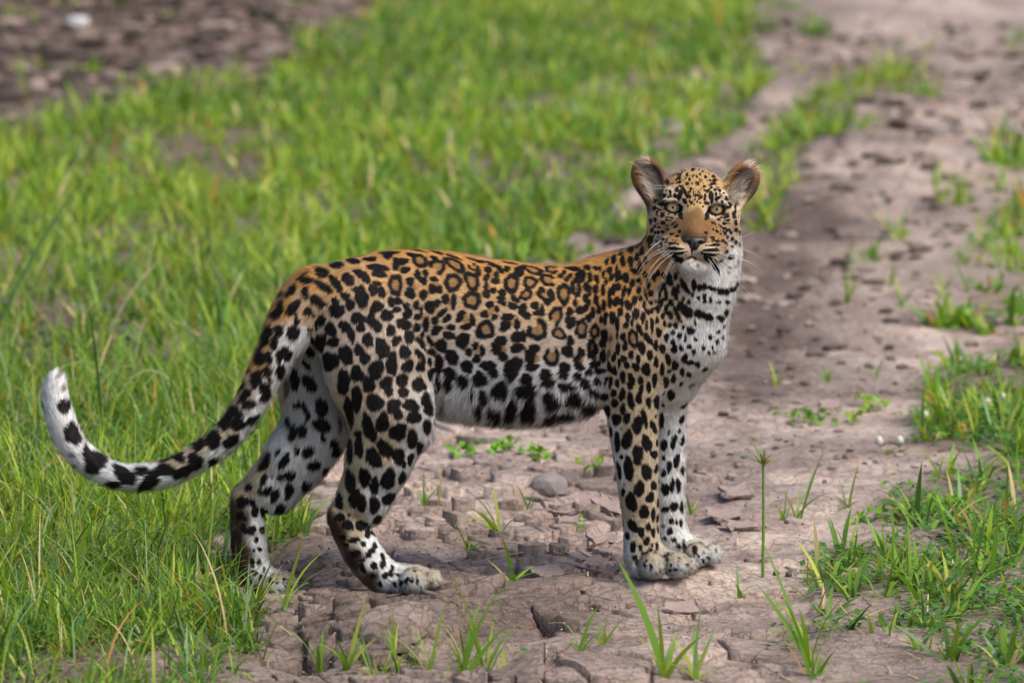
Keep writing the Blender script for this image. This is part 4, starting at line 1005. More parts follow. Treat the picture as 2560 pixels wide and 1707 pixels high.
rp = n.new('ShaderNodeValToRGB'); rp.color_ramp.elements[0].position = 0.3; rp.color_ramp.elements[1].position = 0.72
rp.color_ramp.elements[0].color = (0.62, 0.60, 0.60, 1); rp.color_ramp.elements[1].color = (1.22, 1.2, 1.18, 1)
l.new(t1n.outputs[0], rp.inputs[0])
mx = n.new('ShaderNodeMix'); mx.data_type = 'RGBA'; mx.blend_type = 'MULTIPLY'; mx.inputs[0].default_value = 1
l.new(at.outputs['Color'], mx.inputs[6]); l.new(rp.outputs[0], mx.inputs[7]); l.new(mx.outputs[2], b.inputs['Base Color'])
b.inputs['Roughness'].default_value = 0.9; b.inputs['Specular IOR Level'].default_value = 0.15
bp = n.new('ShaderNodeBump'); bp.inputs['Distance'].default_value = 0.006; bp.inputs['Strength'].default_value = 0.9
vo = n.new('ShaderNodeTexVoronoi'); vo.feature = 'DISTANCE_TO_EDGE'; vo.inputs['Scale'].default_value = 34
wv_ = n.new('ShaderNodeVectorMath'); wv_.operation = 'MULTIPLY_ADD'
l.new(t1n.outputs[1], wv_.inputs[0]); wv_.inputs[1].default_value = (0.035, 0.035, 0.035); l.new(tc.outputs['Object'], wv_.inputs[2]); l.new(wv_.outputs[0], vo.inputs['Vector'])
mr = n.new('ShaderNodeMapRange'); mr.inputs['From Max'].default_value = 0.06; mr.inputs['To Max'].default_value = 0.28
l.new(vo.outputs['Distance'], mr.inputs['Value'])
ad = n.new('ShaderNodeMath'); ad.operation = 'ADD'; l.new(mr.outputs[0], ad.inputs[0]); l.new(t1n.outputs[0], ad.inputs[1])
l.new(ad.outputs[0], bp.inputs['Height']); l.new(bp.outputs[0], b.inputs['Normal'])
M_mud = m
VG = np.stack([XX, YY, HH], -1).reshape(-1, 3)
ground = mesh_np('ground', VG, GF, M_mud, colors=colg.reshape(-1, 3))
tag(ground, kind='structure')
GBVH_rows = ys; 
def surf_z(x, y):
    """height of the built ground sheet (nearest node)"""
    j = int(np.clip(np.searchsorted(ys, y), 1, len(ys) - 1))
    if y - ys[j - 1] < ys[j] - y: j -= 1
    hw = 1.03 * (1 + min(max(ys[j], -2.5), 25) / 11.8)
    i = int(np.clip(np.searchsorted(us, x / hw), 0, len(us) - 1))
    return float(HTOP[j, i])
def surf_zv(X, Y):
    j = np.clip(np.searchsorted(ys, Y), 1, len(ys) - 1)
    hw = 1.03 * (1 + np.clip(ys[j], -2.5, 25) / 11.8)
    i = np.clip(np.searchsorted(us, X / hw), 0, len(us) - 1)
    return HTOP[j, i]
def gpt(px, py):
    p = on_ground(px, py)
    return np.array([p[0], p[1], surf_z(p[0], p[1])])

# ---------------- dried-mud plates: each a slab of its own with open cracks between
def col_at(X, Y):
    j = np.clip(np.searchsorted(ys, Y), 1, len(ys) - 1)
    hw = 1.03 * (1 + np.clip(ys[j], -2.5, 25) / 11.8)
    i = np.clip(np.searchsorted(us, X / hw), 0, len(us) - 1)
    return colg[j, i]
def plate_points():
    pts = []
    y = -2.25
    while y < PLATE_Y + 0.2:
        s = 0.056 * (1 + max(0.0, y - 1.5) * 0.16)
        hw = 1.10 * (1 + y / 11.8); x = -hw
        while x < hw:
            big = fbm(np.array([x * 1.5 + 30]), np.array([y * 1.2]), 310, 2)[0]
            keep = 0.95 - 0.80 * float(sstep(0.40, 0.60, big))
            if RNG.random() < keep: pts.append((x + RNG.uniform(-.46, .46) * s, y + RNG.uniform(-.46, .46) * s))
            x += s
        y += s
    return np.array(pts)
PP = plate_points()
pkd = KDTree(len(PP))
for i, p in enumerate(PP): pkd.insert((p[0], p[1], 0), i)
pkd.balance()
def clip_poly(poly, nx_, ny_, c):
    out = []
    for k in range(len(poly)):
        a, b2 = poly[k - 1], poly[k]
        da = a[0] * nx_ + a[1] * ny_ - c; db = b2[0] * nx_ + b2[1] * ny_ - c
        if (da <= 0) != (db <= 0):
            t = da / (da - db); out.append((a[0] + (b2[0] - a[0]) * t, a[1] + (b2[1] - a[1]) * t))
        if db <= 0: out.append(b2)
    return out
PLATES = []
gmask = grass_at(PP[:, 0], PP[:, 1])
for i, (x, y) in enumerate(PP):
    if gmask[i] > 0.42 or abs(x) > 1.04 * (1 + y / 11.8) or y < -2.1 or y > PLATE_Y: continue
    if min((x - p[0]) ** 2 + (y - p[1]) ** 2 for p in PAWS) < 0.045 ** 2: continue
    if RNG.random() < 0.22 * float(sstep(0.45, 0.62, fbm(np.array([x * 4.0]), np.array([y * 4.0]), 333, 2)[0])) * 3: continue
    pdx, pdy = dpx(np.array([[x, y, 0.0]]))
    RF = 0.22 + 0.9 * math.exp(-((pdx[0] - 1080) / 520) ** 2) * float(sstep(950, 1150, pdy[0]))
    R = 0.22
    jj = int(np.clip(np.searchsorted(ys, y), 0, len(ys) - 1)); ii = int(np.clip(np.searchsorted(us, x / (1.03 * (1 + np.clip(y, -2.5, 25) / 11.8))), 0, len(us) - 1))
    inside = rfm[jj, ii] > 0.5
    if not inside and RNG.random() > 0.16: continue
    poly = [(-R, -R), (R, -R), (R, R), (-R, R)]
    for co_, k, d in pkd.find_n((x, y, 0), 18)[1:]:
        dx, dy = co_[0] - x, co_[1] - y
        L = math.hypot(dx, dy)
        gap = 0.0006 + (0.006 + 0.015 * float(sstep(0.4, 0.65, fbm(np.array([x * 2.3 + 9]), np.array([y * 2.3]), 335, 2)[0]))) * float(RNG.random()) ** 3
        poly = clip_poly(poly, dx / L, dy / L, L / 2 - gap * RF)
        if len(poly) < 3: break
    if len(poly) < 3: continue
    # wobble the edges
    ring = []
    for k in range(len(poly)):
        a = np.array(poly[k]); b2 = np.array(poly[(k + 1) % len(poly)])
        L = np.linalg.norm(b2 - a)
        if L < 0.004: continue
        ring.append(a * 0.97)
        nsub = 1 if L < 0.03 else (2 if L < 0.07 else 3)
        for q in range(nsub):
            t = (q + 1) / (nsub + 1); m_ = a + (b2 - a) * t
            ring.append(m_ * (1 - RNG.uniform(-0.02, 0.16)))
    if len(ring) < 5: continue
    ring = np.array(ring); n = len(ring)
    rad = np.linalg.norm(ring, axis=1).mean()
    if rad < 0.012: continue
    chaos = (0.35 + 0.65 * RF) * 0.5 + RF * 1.7 * float(sstep(0.42, 0.66, fbm(np.array([x * 2.0 + 4]), np.array([y * 2.0 + 2]), 337, 2)[0]))
    tx, ty = RNG.normal(0, 0.06, 2) * chaos; off = RNG.normal(0, 0.0028) * chaos + (0.007 if RNG.random() < 0.10 * RF else 0)
    curl = max(0, RNG.normal(0.0015, 0.0022)) + (0.008 if RNG.random() < 0.10 * chaos else 0)
    lv = []
    if not inside: ring = ring * RNG.uniform(0.35, 0.8); off += 0.001 + 0.004 * RNG.random()
    for f_, dz in ((1.0, -0.040), (1.0, -0.0025 + curl), (0.93, curl * 0.8), (0.6, curl * 0.15)):
        q = ring * f_
        lv.append(np.column_stack([q, np.full(n, dz)]))
    c = np.array([[0, 0, 0.0]])
    V = np.vstack(lv + [c])
    GX_, GY_ = V[:, 0] + x, V[:, 1] + y
    V[:, 2] += surf_zv(GX_, GY_) * 0.6 + float(surf_zv(np.array([x]), np.array([y]))[0]) * 0.4 + off + (V[:, 0] * tx + V[:, 1] * ty) + 0.0012 * RNG.normal(size=len(V)) * (V[:, 2] > -0.01)
    V[:, 0] = GX_; V[:, 1] = GY_
    r = np.arange(n); r1 = (r + 1) % n
    Q = np.concatenate([np.stack([r + k * n, r1 + k * n, r1 + (k + 1) * n, r + (k + 1) * n], 1) for k in range(3)])
    T = np.stack([r + 3 * n, r1 + 3 * n, np.full(n, 4 * n)], 1)
    C = (0.6 * col_at(GX_, GY_) + 0.4 * col_at(np.array([x]), np.array([y]))) * (1 + RNG.uniform(-0.2, 0.14) * min(1, 0.35 + RF))
    pxx, pyy = proj(np.array([[x, y, 0.0]]))
    size = rad * rad * (1 / np.linalg.norm(np.array([x, y, 0]) - CAM)) ** 3
    PLATES.append((size, V, Q, T, C))
PLATES.sort(key=lambda q: -q[0])
for size, V, Q, T, C in PLATES[:290]:
    mesh_np('mud_plate', V, [Q, T], M_mud, ground, colors=C)
vs_, qs, ts, cs_, o_ = [], [], [], [], 0
for size, V, Q, T, C in PLATES[290:]:
    vs_.append(V); qs.append(Q + o_); ts.append(T + o_); cs_.append(C); o_ += len(V)
if vs_:
    tag(mesh_np('mud_plates', np.vstack(vs_), [np.vstack(qs), np.vstack(ts)], M_mud, ground, colors=np.vstack(cs_)), kind='stuff')
print('plates', len(PLATES))
# ================================================================== grass and ground cover (one mass each)
GC = dict(y=(0.255, 0.365, 0.034), g=(0.145, 0.285, 0.030), d=(0.070, 0.150, 0.025), b=(0.20, 0.32, 0.15), s=(0.52, 0.42, 0.22), o=(0.48, 0.23, 0.05), l=(0.36, 0.41, 0.07))
GKEYS = list(GC); GCOL = np.array([GC[k] for k in GKEYS])
M_grass = attr_color_mat('grass_blade', rough=0.5, spec=0.30, translucent=0.42)
M_leaf = attr_color_mat('broad_leaf', rough=0.5, spec=0.25, translucent=0.35)

def blades(base, h, w, az, lean, bend, col, seg=4, twist=None):
    """ribbon blades: returns verts, quads, tris, colours"""
    n = len(base)
    t = np.linspace(0, 1, seg + 1)
    dirh = np.stack([np.cos(az), np.sin(az), np.zeros(n)], 1)
    side = np.stack([-np.sin(az), np.cos(az), np.zeros(n)], 1)
    if twist is not None:
        side = side * np.cos(twist)[:, None] + dirh * np.sin(twist)[:, None]
    p = base.copy(); pts = [p]
    for k in range(seg):
        a = lean + bend * (t[k] + 0.5 / seg)
        p = p + (dirh * np.sin(a)[:, None] + np.array([0, 0, 1.0]) * np.cos(a)[:, None]) * (h / seg)[:, None]
        pts.append(p)
    V = []
    for k in range(seg):
        ww = w * (0.75 + 0.6 * t[k] - 1.35 * t[k] ** 2.2) * 0.5
        V += [pts[k] - side * ww[:, None], pts[k] + side * ww[:, None]]
    V.append(pts[seg])
    nv = 2 * seg + 1
    V = np.stack(V, 1).reshape(-1, 3)
    o = np.arange(n) * nv
    Q = np.concatenate([np.stack([o + 2 * k, o + 2 * k + 1, o + 2 * k + 3, o + 2 * k + 2], 1) for k in range(seg - 1)])
    T = np.stack([o + 2 * seg - 2, o + 2 * seg - 1, o + 2 * seg], 1)
    return V, Q, T, np.repeat(col, nv, 0)

def scatter(nmax, ymin, ymax, dens_pow=1.0):
    """candidate ground points over the view, kept where the grass map says so"""
    nmax = int(nmax * 1.25)
    y = ymin + (ymax - ymin) * RNG.random(nmax)
    hw = 1.32 * (1 + y / 11.8)
    acc = RNG.random(nmax) < hw / hw.max()
    x = (RNG.random(nmax) * 2 - 1) * hw
    g = grass_at(x, y)
    patch = sstep(0.34, 0.55, fbm(x * 1.7 + 20, y * 0.9, 101, 3)) * 0.75 + 0.25
    fine = sstep(0.25, 0.5, fbm(x * 7, y * 4, 102, 2)) * 0.5 + 0.5
    g = np.clip(g * 1.9 * sstep(0.30, 0.62, fbm(x * 4.2 + 11, y * 3.0, 103, 3) + (g - 0.5) * 0.95), 0, 1)
    k = acc & (RNG.random(nmax) < g ** dens_pow * patch * fine)
    # not under the paws
    for p in PAWS: k &= ((x - p[0]) ** 2 + (y - p[1]) ** 2 > 0.045 ** 2) | (y > p[1] + 0.02)
    return x[k], y[k], g[k]

def grass_mass(name, ntuft, ymin, ymax, per, hs, ws, seg, seed):
    x, y, g = scatter(ntuft, ymin, ymax)
    if ymin < 0:
        ddx, ddy = dpx(np.stack([x, y, np.zeros(len(x))], 1))
        kk = RNG.random(len(x)) > 0.80 * (ddx > 1500) * (ddy > 700)
        x, y, g = x[kk], y[kk], g[kk]
    nt = len(x)
    dxp, dyp = dpx(np.stack([x, y, np.zeros(nt)], 1))
    tall = 1 + 0.55 * np.exp(-(((dxp - 200) / 420) ** 2 + ((dyp - 900) / 330) ** 2)) - 0.15 * (dxp > 1700) * (dyp > 800)
    cnt = RNG.integers(max(2, per - 3), per + 4, nt)
    ti = np.repeat(np.arange(nt), cnt); n = len(ti)
    hue = fbm(x * 1.3, y * 0.7, 111, 3)
    th = hs * RNG.uniform(0.40, 1.5, nt) * tall * (0.55 + 0.9 * fbm(x * 2.3 + 5, y * 1.2, 131, 3))
    az = RNG.uniform(0, 2 * math.pi, n)
    r = 0.018 * np.sqrt(RNG.random(n))
    bx = x[ti] + r * np.cos(az) + RNG.normal(0, 0.008, n); by = y[ti] + r * np.sin(az) + RNG.normal(0, 0.008, n)
    base = np.stack([bx, by, surf_zv(bx, by) - 0.004], 1)
    h = th[ti] * RNG.uniform(0.45, 1.2, n)
    w = ws * RNG.uniform(0.55, 1.5, n) * (1 + 0.7 * (dxp[ti] > 1500) * (dyp[ti] > 700))
    lean = RNG.uniform(0.03, 0.95, n); bend = RNG.uniform(0.1, 2.0, n) * RNG.random(n) ** 0.6
    dk = sstep(0.62, 0.35, fbm(x * 5.5 + 2, y * 3.5, 141, 3))
    wts = np.stack([0.25 + 0.9 * sstep(.4, .7, hue), np.full(nt, 0.65), 0.15 + 0.45 * sstep(.55, .3, hue) + 0.5 * dk, np.full(nt, .10), np.full(nt, .085), np.full(nt, .028), 0.20 + 0.4 * sstep(.5, .75, hue)], 1)
    cum = np.cumsum(wts / wts.sum(1)[:, None], 1)
    ck = (RNG.random(n)[:, None] > cum[ti]).sum(1).clip(0, 6)
    col = GCOL[ck] * RNG.uniform(0.75, 1.25, n)[:, None]
    cl = 0.80 + 0.60 * fbm(x * 3.3 + 7, y * 1.9 + 1, 151, 3) ** 1.0 * (0.5 + fbm(x * 9, y * 6, 152, 2))
    col = col * cl[ti][:, None]
    V, Q, T, C = blades(base, h, w, az, lean, bend, col, seg, RNG.normal(0, 0.5, n))
    o = mesh_np(name, V, [Q, T], M_grass, colors=C)
    tag(o, kind='stuff')
    return o
grass_mass('grass', 15000, -1.9, 3.0, 8, 0.095, 0.0058, 4, 1)
grass_mass('far_grass', 60000, 3.0, 24.0, 6, 0.095, 0.0120, 3, 2)

def cover(name, ncand, ymin, ymax, size):
    x, y, g = scatter(ncand, ymin, ymax, 1.3)
    per = 5
    n = len(x) * per
    bx = np.repeat(x, per) + RNG.normal(0, 0.018, n); by = np.repeat(y, per) + RNG.normal(0, 0.018, n)
    bz = surf_zv(bx, by) + RNG.uniform(0.004, 0.035, n)
    c = np.stack([bx, by, bz], 1)
    a = RNG.uniform(0, 6.28, n); tl = RNG.uniform(0.0, 0.7, n)
    u = np.stack([np.cos(a), np.sin(a), np.sin(tl) * 0.8], 1); v = np.stack([-np.sin(a), np.cos(a), RNG.normal(0, 0.3, n)], 1)
    s = size * RNG.uniform(0.5, 1.4, n)[:, None]
    V = np.stack([c - u * s, c - u * s * 0.1 + v * s * 0.62, c + u * s, c - u * s * 0.1 - v * s * 0.62], 1).reshape(-1, 3)
    o4 = np.arange(n) * 4
    F = np.concatenate([np.stack([o4, o4 + 1, o4 + 2], 1), np.stack([o4, o4 + 2, o4 + 3], 1)])
    col = np.where((RNG.random(n) < 0.45)[:, None], np.array([0.055, 0.16, 0.030]), np.array([0.105, 0.235, 0.035])) * RNG.uniform(0.7, 1.3, n)[:, None]
    tag(mesh_np(name, V, F, M_leaf, colors=np.repeat(col, 4, 0)), kind='stuff')
cover('ground_cover', 22000, -1.9, 3.5, 0.0085)
cover('far_ground_cover', 16000, 3.5, 24, 0.015)

# long thin arching blades over the tall grass on the left
def arcs(n0):
    x, y, g = scatter(n0, -1.7, 6.0)
    dxp, dyp = dpx(np.stack([x, y, np.zeros(len(x))], 1))
    k = (dxp < 720) & (g > 0.5); x, y = x[k], y[k]; n = len(x)
    base = np.stack([x, y, surf_zv(x, y) - 0.003], 1)
    ck = RNG.choice(7, n, p=[.22, .2, .12, .22, .10, .02, .12])
    V, Q, T, C = blades(base, RNG.uniform(0.12, 0.28, n), RNG.uniform(0.0025, 0.006, n), RNG.uniform(0, 6.28, n), RNG.uniform(0.02, 0.4, n), RNG.uniform(0.6, 2.2, n), GCOL[ck] * RNG.uniform(0.8, 1.25, n)[:, None], 8, RNG.normal(0, 0.5, n))
    tag(mesh_np('arching_grass', V, [Q, T], M_grass, colors=C), kind='stuff')
arcs(13000)

# straw and soil crumbs lying about
n = 1500
y = RNG.uniform(-1.9, 5, n); x = (RNG.random(n) * 2 - 1) * 1.05 * (1 + y / 11.8)
a = RNG.uniform(0, 3.14, n); L_ = RNG.uniform(0.01, 0.07, n) * (0.4 + grass_at(x, y)); wd = RNG.uniform(0.0006, 0.0016, n)
u = np.stack([np.cos(a), np.sin(a), RNG.normal(0, 0.12, n)], 1); v = np.stack([-np.sin(a), np.cos(a), np.zeros(n)], 1)
c = np.stack([x, y, surf_zv(x, y) + 0.003 + np.abs(u[:, 2]) * L_], 1)
V = np.stack([c - u * L_[:, None] - v * wd[:, None], c - u * L_[:, None] + v * wd[:, None], c + u * L_[:, None] + v * wd[:, None], c + u * L_[:, None] - v * wd[:, None]], 1).reshape(-1, 3)
cs = np.where((RNG.random(n) < 0.6)[:, None], np.array([0.48, 0.36, 0.20]), np.array([0.20, 0.13, 0.085])) * RNG.uniform(0.6, 1.2, n)[:, None]
o4 = np.arange(n) * 4
tag(mesh_np('straw_litter', V, np.stack([o4, o4 + 1, o4 + 2, o4 + 3], 1), attr_color_mat('straw', 0.8, 0.1), colors=np.repeat(cs, 4, 0)), kind='stuff')
n = 9000
y = -1.9 + 6 * RNG.random(n) ** 1.2; x = (RNG.random(n) * 2 - 1) * 1.05 * (1 + y / 11.8)
k = (fbm(x * 2.5, y * 1.6, 121, 3) > 0.42); x, y = x[k], y[k]; n = len(x)
s = RNG.uniform(0.0010, 0.0042, n) * RNG.random(n) ** 0.5
c = np.stack([x, y, surf_zv(x, y) + s * 0.1], 1)
oc = np.array([(1, 0, 0), (0, 1, 0), (-1, 0, 0), (0, -1, 0), (0, 0, 1), (0, 0, -1)], float)
V = (c[:, None, :] + oc[None] * s[:, None, None] * RNG.uniform(0.7, 1.2, (n, 6, 1))).reshape(-1, 3)
of = np.array([(0, 1, 4), (1, 2, 4), (2, 3, 4), (3, 0, 4), (1, 0, 5), (2, 1, 5), (3, 2, 5), (0, 3, 5)])
F = (np.arange(n)[:, None, None] * 6 + of[None]).reshape(-1, 3)
cs = np.where((RNG.random(n) < 0.7)[:, None], np.array([0.33, 0.25, 0.22]), np.array([0.14, 0.10, 0.09])) * RNG.uniform(0.7, 1.2, n)[:, None]
tag(mesh_np('soil_crumbs', V, F, attr_color_mat('crumb', 0.9, 0.1), smooth=False, colors=np.repeat(cs, 6, 0)), kind='stuff')

# clods and rubble on the far bank and along the old rut
bm = bmesh.new(); bmesh.ops.create_icosphere(bm, subdivisions=1, radius=1)
ICO = np.array([v.co[:] for v in bm.verts]); ICF = np.array([[v.index for v in f.verts] for f in bm.faces]); bm.free()
def rubble(name, n, xr, yr, sr, cols):
    y = RNG.uniform(*yr, n); x = (xr[0] + (xr[1] - xr[0]) * RNG.random(n)) * 1.05 * (1 + y / 11.8)
    k = grass_at(x, y) < 0.35; x, y = x[k], y[k]; n = len(x)
    s = (RNG.uniform(*sr, n) * RNG.random(n) ** 1.2 + sr[0] * 0.3) * np.clip(0.25 + y / 9.0, 0.25, 1.1)
    c = np.stack([x, y, surf_zv(x, y) + s * 0.25], 1)
    V = (c[:, None, :] + ICO[None] * s[:, None, None] * RNG.uniform(0.75, 1.25, (n, 12, 1)) * (np.array([1.35, 1.15, 0.55]) * RNG.uniform(0.7, 1.3, (n, 3)))[:, None, :]).reshape(-1, 3)
    F = (np.arange(n)[:, None, None] * 12 + ICF[None]).reshape(-1, 3)
    cs = np.array(cols)[RNG.integers(0, len(cols), n)] * RNG.uniform(0.7, 1.25, n)[:, None]
    tag(mesh_np(name, V, F, attr_color_mat('clod', 0.9, 0.1), smooth=False, colors=np.repeat(cs, 12, 0)), kind='stuff')
rubble('bank_rubble', 2600, (-1, -0.1), (7.5, 16), (0.012, 0.05), [(.24, .18, .16), (.06, .045, .042), (.08, .06, .052), (.13, .10, .09), (.05, .04, .035)])
rubble('track_rubble', 2200, (0.15, 1.0), (1.5, 14), (0.006, 0.035), [(.30, .24, .21), (.09, .07, .065), (.13, .10, .09), (.22, .17, .15)])

# ================================================================== single plants on the bare mud
def thing(name, label, cat, loc, group=None):
    o = bpy.data.objects.new(name, None); COL.objects.link(o)
    o.location = loc; o.empty_display_size = 0.02
    return tag(o, label, cat, group)

def blade_child(parent, base, h, w, az, lean, bend, col, seg=7, name='blade', mat=None):
    V, Q, T, C = blades(np.array([base]), np.array([h]), np.array([w]), np.array([az]), np.array([lean]), np.array([bend]), np.array([col]), seg, np.array([abs((az % math.pi) - math.pi / 2) * random.choice((-1, 1)) * 0.75 + random.uniform(-0.3, 0.3)]))
    return mesh_np(name, V, [Q, T], mat or M_grass, parent, colors=C)

GTUFT = 'single grass tufts on the bare mud'
# x, y (reading px), height m, number, width m, spread, label
TUFTS = [
 (1150, 1224, .140, 6, .0105, .45, 'bright green grass tuft standing under the belly midway between front and hind legs'),
 (1214, 1172, .055, 4, .006, .6, 'small grass tuft beside the grey stone under the leopard'),
 (975, 1172, .085, 5, .0085, .45, 'grass tuft just right of the near hind hock'),
 (1006, 1176, .075, 1, .008, .3, 'lone grass blade to the right of the tuft by the hind hock'),
 (1177, 1334, .095, 5, .009, 1.1, 'leaning grass tuft on flaky mud midway between hind paw and front paws'),
 (1078, 1268, .085, 6, .008, 1.3, 'grass shoots lying flat on the mud above the near hind paw'),
 (800, 1540, .100, 9, .0085, .8, 'many-bladed grass tuft on the mound at the bottom edge'),
 (735, 1536, .120, 5, .007, .7, 'grass tuft with one pale arching blade at the bottom left of the mud'),
 (905, 1490, .070, 5, .007, .6, 'grass tuft on top of the smooth mud mound'),
 (1065, 1556, .125, 8, .009, .6, 'tall grass tuft at the bottom edge right of the mud mound'),
 (1117, 1545, .150, 6, .008, .5, 'upright grass tuft with a tall straight blade at the bottom edge'),
 (989, 1552, .100, 5, .0065, .5, 'thin grass tuft at the bottom edge between the mound and a taller tuft'),
 (1333, 1488, .065, 7, .0065, .8, 'low yellowish grass tuft on the ridge below the front paws'),
 (1385, 1475, .050, 5, .005, .7, 'tiny grass tuft next to the yellowish tuft below the front paws'),
 (1524, 1556, .165, 4, .0125, .35, 'grass tuft with a long broad blade leaning left below the front paws'),
 (1600, 1558, .110, 6, .0095, .6, 'grass tuft with a stiff upright blade at the bottom right of centre'),
 (1510, 1421, .050, 1, .007, .15, 'single short blade standing in the mud below the front paws'),
 (1703, 1374, .060, 4, .007, .8, 'small grass tuft right of the paws in front of the sedge stalk'),
 (1863, 1532, .180, 5, .010, .4, 'grass tuft with one very long blade slanting left at the lower right'),
 (1856, 1338, .050, 3, .006, .7, 'tiny sprout with a single blade right of the sedge stalk base'),
 (1834, 1182, .145, 5, .0085, .3, 'two tall grass blades behind the sedge stalk'),
 (1946, 1166, .085, 8, .007, 1.2, 'grass tuft of narrow arching blades right of the sedge stalk'),
 (1799, 1202, .060, 6, .007, .7, 'short yellow-green tuft at the foot of the two tall blades'),
 (1955, 1294, .075, 8, .008, 1.1, 'pale tuft of curled blades on the edge of the dark bank at right'),
 (1944, 702, .120, 7, .010, .35, 'blurred grass tuft with pointed blades right of the leopard chest'),
 (2069, 704, .090, 3, .009, .3, 'blurred upright pair of blades far right of the chest'),
 (2047, 662, .075, 4, .009, .4, 'blurred tuft behind the upright pair of blades at right'),
 (2224, 675, .085, 4, .010, .35, 'blurred tuft on the pale track near the right grass patch'),
 (2169, 676, .120, 6, .010, .4, 'tall blurred tuft left of the right grass patch'),
 (2150, 440, .110, 7, .012, .5, 'blurred grass tuft beside a dark hollow in the pale track'),
 (1584, 1177, .050, 4, .007, .7, 'small tuft directly behind the far front leg'),
 (700, 1232, .115, 9, .009, .45, 'grass tuft growing between the two hind legs'),
 (640, 1240, .085, 6, .007, .6, 'grass tuft behind the far hind leg on the cracked clod'),
 (585, 1420, .130, 6, .0085, .35, 'grass tuft in front of the far hind leg'),
 (655, 1405, .150, 4, .010, .35, 'tall blades standing in front of the far hind paw'),
 (1780, 890, .060, 5, .008, .8, 'little sprout on the bare track right of the forelegs'),
 (1900, 880, .055, 6, .008, .8, 'second little sprout farther right on the bare track'),
 (2010, 870, .060, 6, .008, .9, 'sprout on the track left of the broad-leaved plant'),
]
TG = [GC['y'], GC['l'], GC['g'], GC['g'], GC['b']]
for px, py, h, nb, w, spr, label in TUFTS:
    p = gpt(px, py)
    t = thing('grass_tuft', label, 'grass tuft', p, GTUFT)
    for k in range(nb + (2 if nb > 2 else 0)):
        sc = 1.25 if py > 1450 else 1.0
        hh = 1.2 * sc * h * (1.0 if k == 0 else random.uniform(0.4, 0.9))
        c = np.array(random.choice(TG)) * random.uniform(0.8, 1.2)
        az = random.uniform(0, 6.28)
        if k > 1 and random.random() < 0.4: hh *= 1.2; w_ = 0.4
        else: w_ = 1.0
        blade_child(t, (random.uniform(-.006, .006), random.uniform(-.006, .006), -0.003), hh, w_ * 1.12 * sc * w * random.uniform(0.45, 1.0), az, random.uniform(0.10, 0.38) if k == 0 else random.uniform(0.1, 0.35 + spr * 0.6), random.uniform(0.1, 0.6) if k == 0 else random.uniform(0.2, 0.7 + spr) + (0.8 if w_ < 1 else 0), c)

# long stems and arching blades of the left-hand grass: foot, bend and tip in reading px
STEMS = [((-10, 760), (80, 560), (200, 395), .010, (0.10, 0.20, 0.09), 'broad bluish blade rising highest at the left edge of the grass'),
 ((30, 770), (90, 640), (152, 480), .006, (0.16, 0.25, 0.08), 'slim bluish blade right of the broad one at the left edge'),
 ((235, 1015), (228, 850), (202, 690), .0055, (0.035, 0.085, 0.02), 'dark straight stem rising above the white tail tip'),
 ((230, 800), (300, 650), (372, 590), .0045, (0.55, 0.52, 0.33), 'pale dry stem with a kinked tip in the left grass'),
 ((70, 770), (95, 680), (112, 610), .005, (0.17, 0.27, 0.09), 'short bluish stem with a cut tip left of the tail'),
 ((470, 890), (510, 840), (540, 805), .003, (0.55, 0.44, 0.27), 'dry stalk with a forked tip left of the tail root'),
 ((245, 960), (330, 760), (432, 920), .005, (0.42, 0.47, 0.25), 'wide arching pale blade above the curve of the tail'),
 ((60, 920), (150, 790), (255, 850), .0045, (0.40, 0.46, 0.24), 'arching pale blade behind the white tail tip'),
 ((330, 930), (400, 860), (505, 925), .0055, (0.36, 0.45, 0.26), 'low arching blade right above the tail curve'),
 ((205, 920), (260, 800), (345, 860), .0045, (0.36, 0.46, 0.20), 'second arching blade behind the tail curve'),
 ((560, 1120), (610, 980), (628, 945), .011, (0.22, 0.36, 0.04), 'broad bent blade between the tail and the far hind thigh'),
 ((150, 1400), (175, 1260), (215, 1190), .010, (0.20, 0.34, 0.03), 'tall bright blade below the tail at lower left'),
 ((120, 1470), (125, 1370), (100, 1280), .011, (0.24, 0.36, 0.03), 'broad upright blade at the lower left'),
 ((330, 1460), (420, 1370), (560, 1330), .009, (0.25, 0.37, 0.04), 'long blade slanting right near the far hind leg'),
 ((360, 1500), (395, 1430), (410, 1360), .006, (0.10, 0.16, 0.03), 'dark stem slanting beside the long blade at lower left')]
def curve_blade(name, p0, p1, p2, w, col, parent=None, nseg=9, taper=0.5):
    pts = bez(p0, p1, p2, nseg + 1)
    V, F = [], []
    for i, p in enumerate(pts):
        t = pts[min(i + 1, nseg)] - pts[max(i - 1, 0)]; t /= np.linalg.norm(t)
        s = np.cross(t, FWD); s /= np.linalg.norm(s) + 1e-9; nrm = np.cross(s, t)
        q = i / nseg; ww = w * 0.5 * (1 - q ** 3) * (0.8 + 0.4 * q) + 0.0002
        V += [p - s * ww, p + nrm * ww * 0.35, p + s * ww]
    for i in range(nseg):
        o = 3 * i
        F += [(o, o + 1, o + 4, o + 3), (o + 1, o + 2, o + 5, o + 4)]
    return mesh_np(name, np.array(V), np.array(F), M_grass, parent, colors=np.tile(col, (len(V), 1)))
for a, b2, c, w, col, label in STEMS:
    p0 = gpt(*a)
    p1 = W(b2[0] * DS, b2[1] * DS, p0[1] - 0.01); p2 = W(c[0] * DS, c[1] * DS, p0[1] - 0.02)
    tag(curve_blade('grass_stalk', p0, p1, p2, w, col), label, 'grass stalk', 'long stems standing out of the grass')

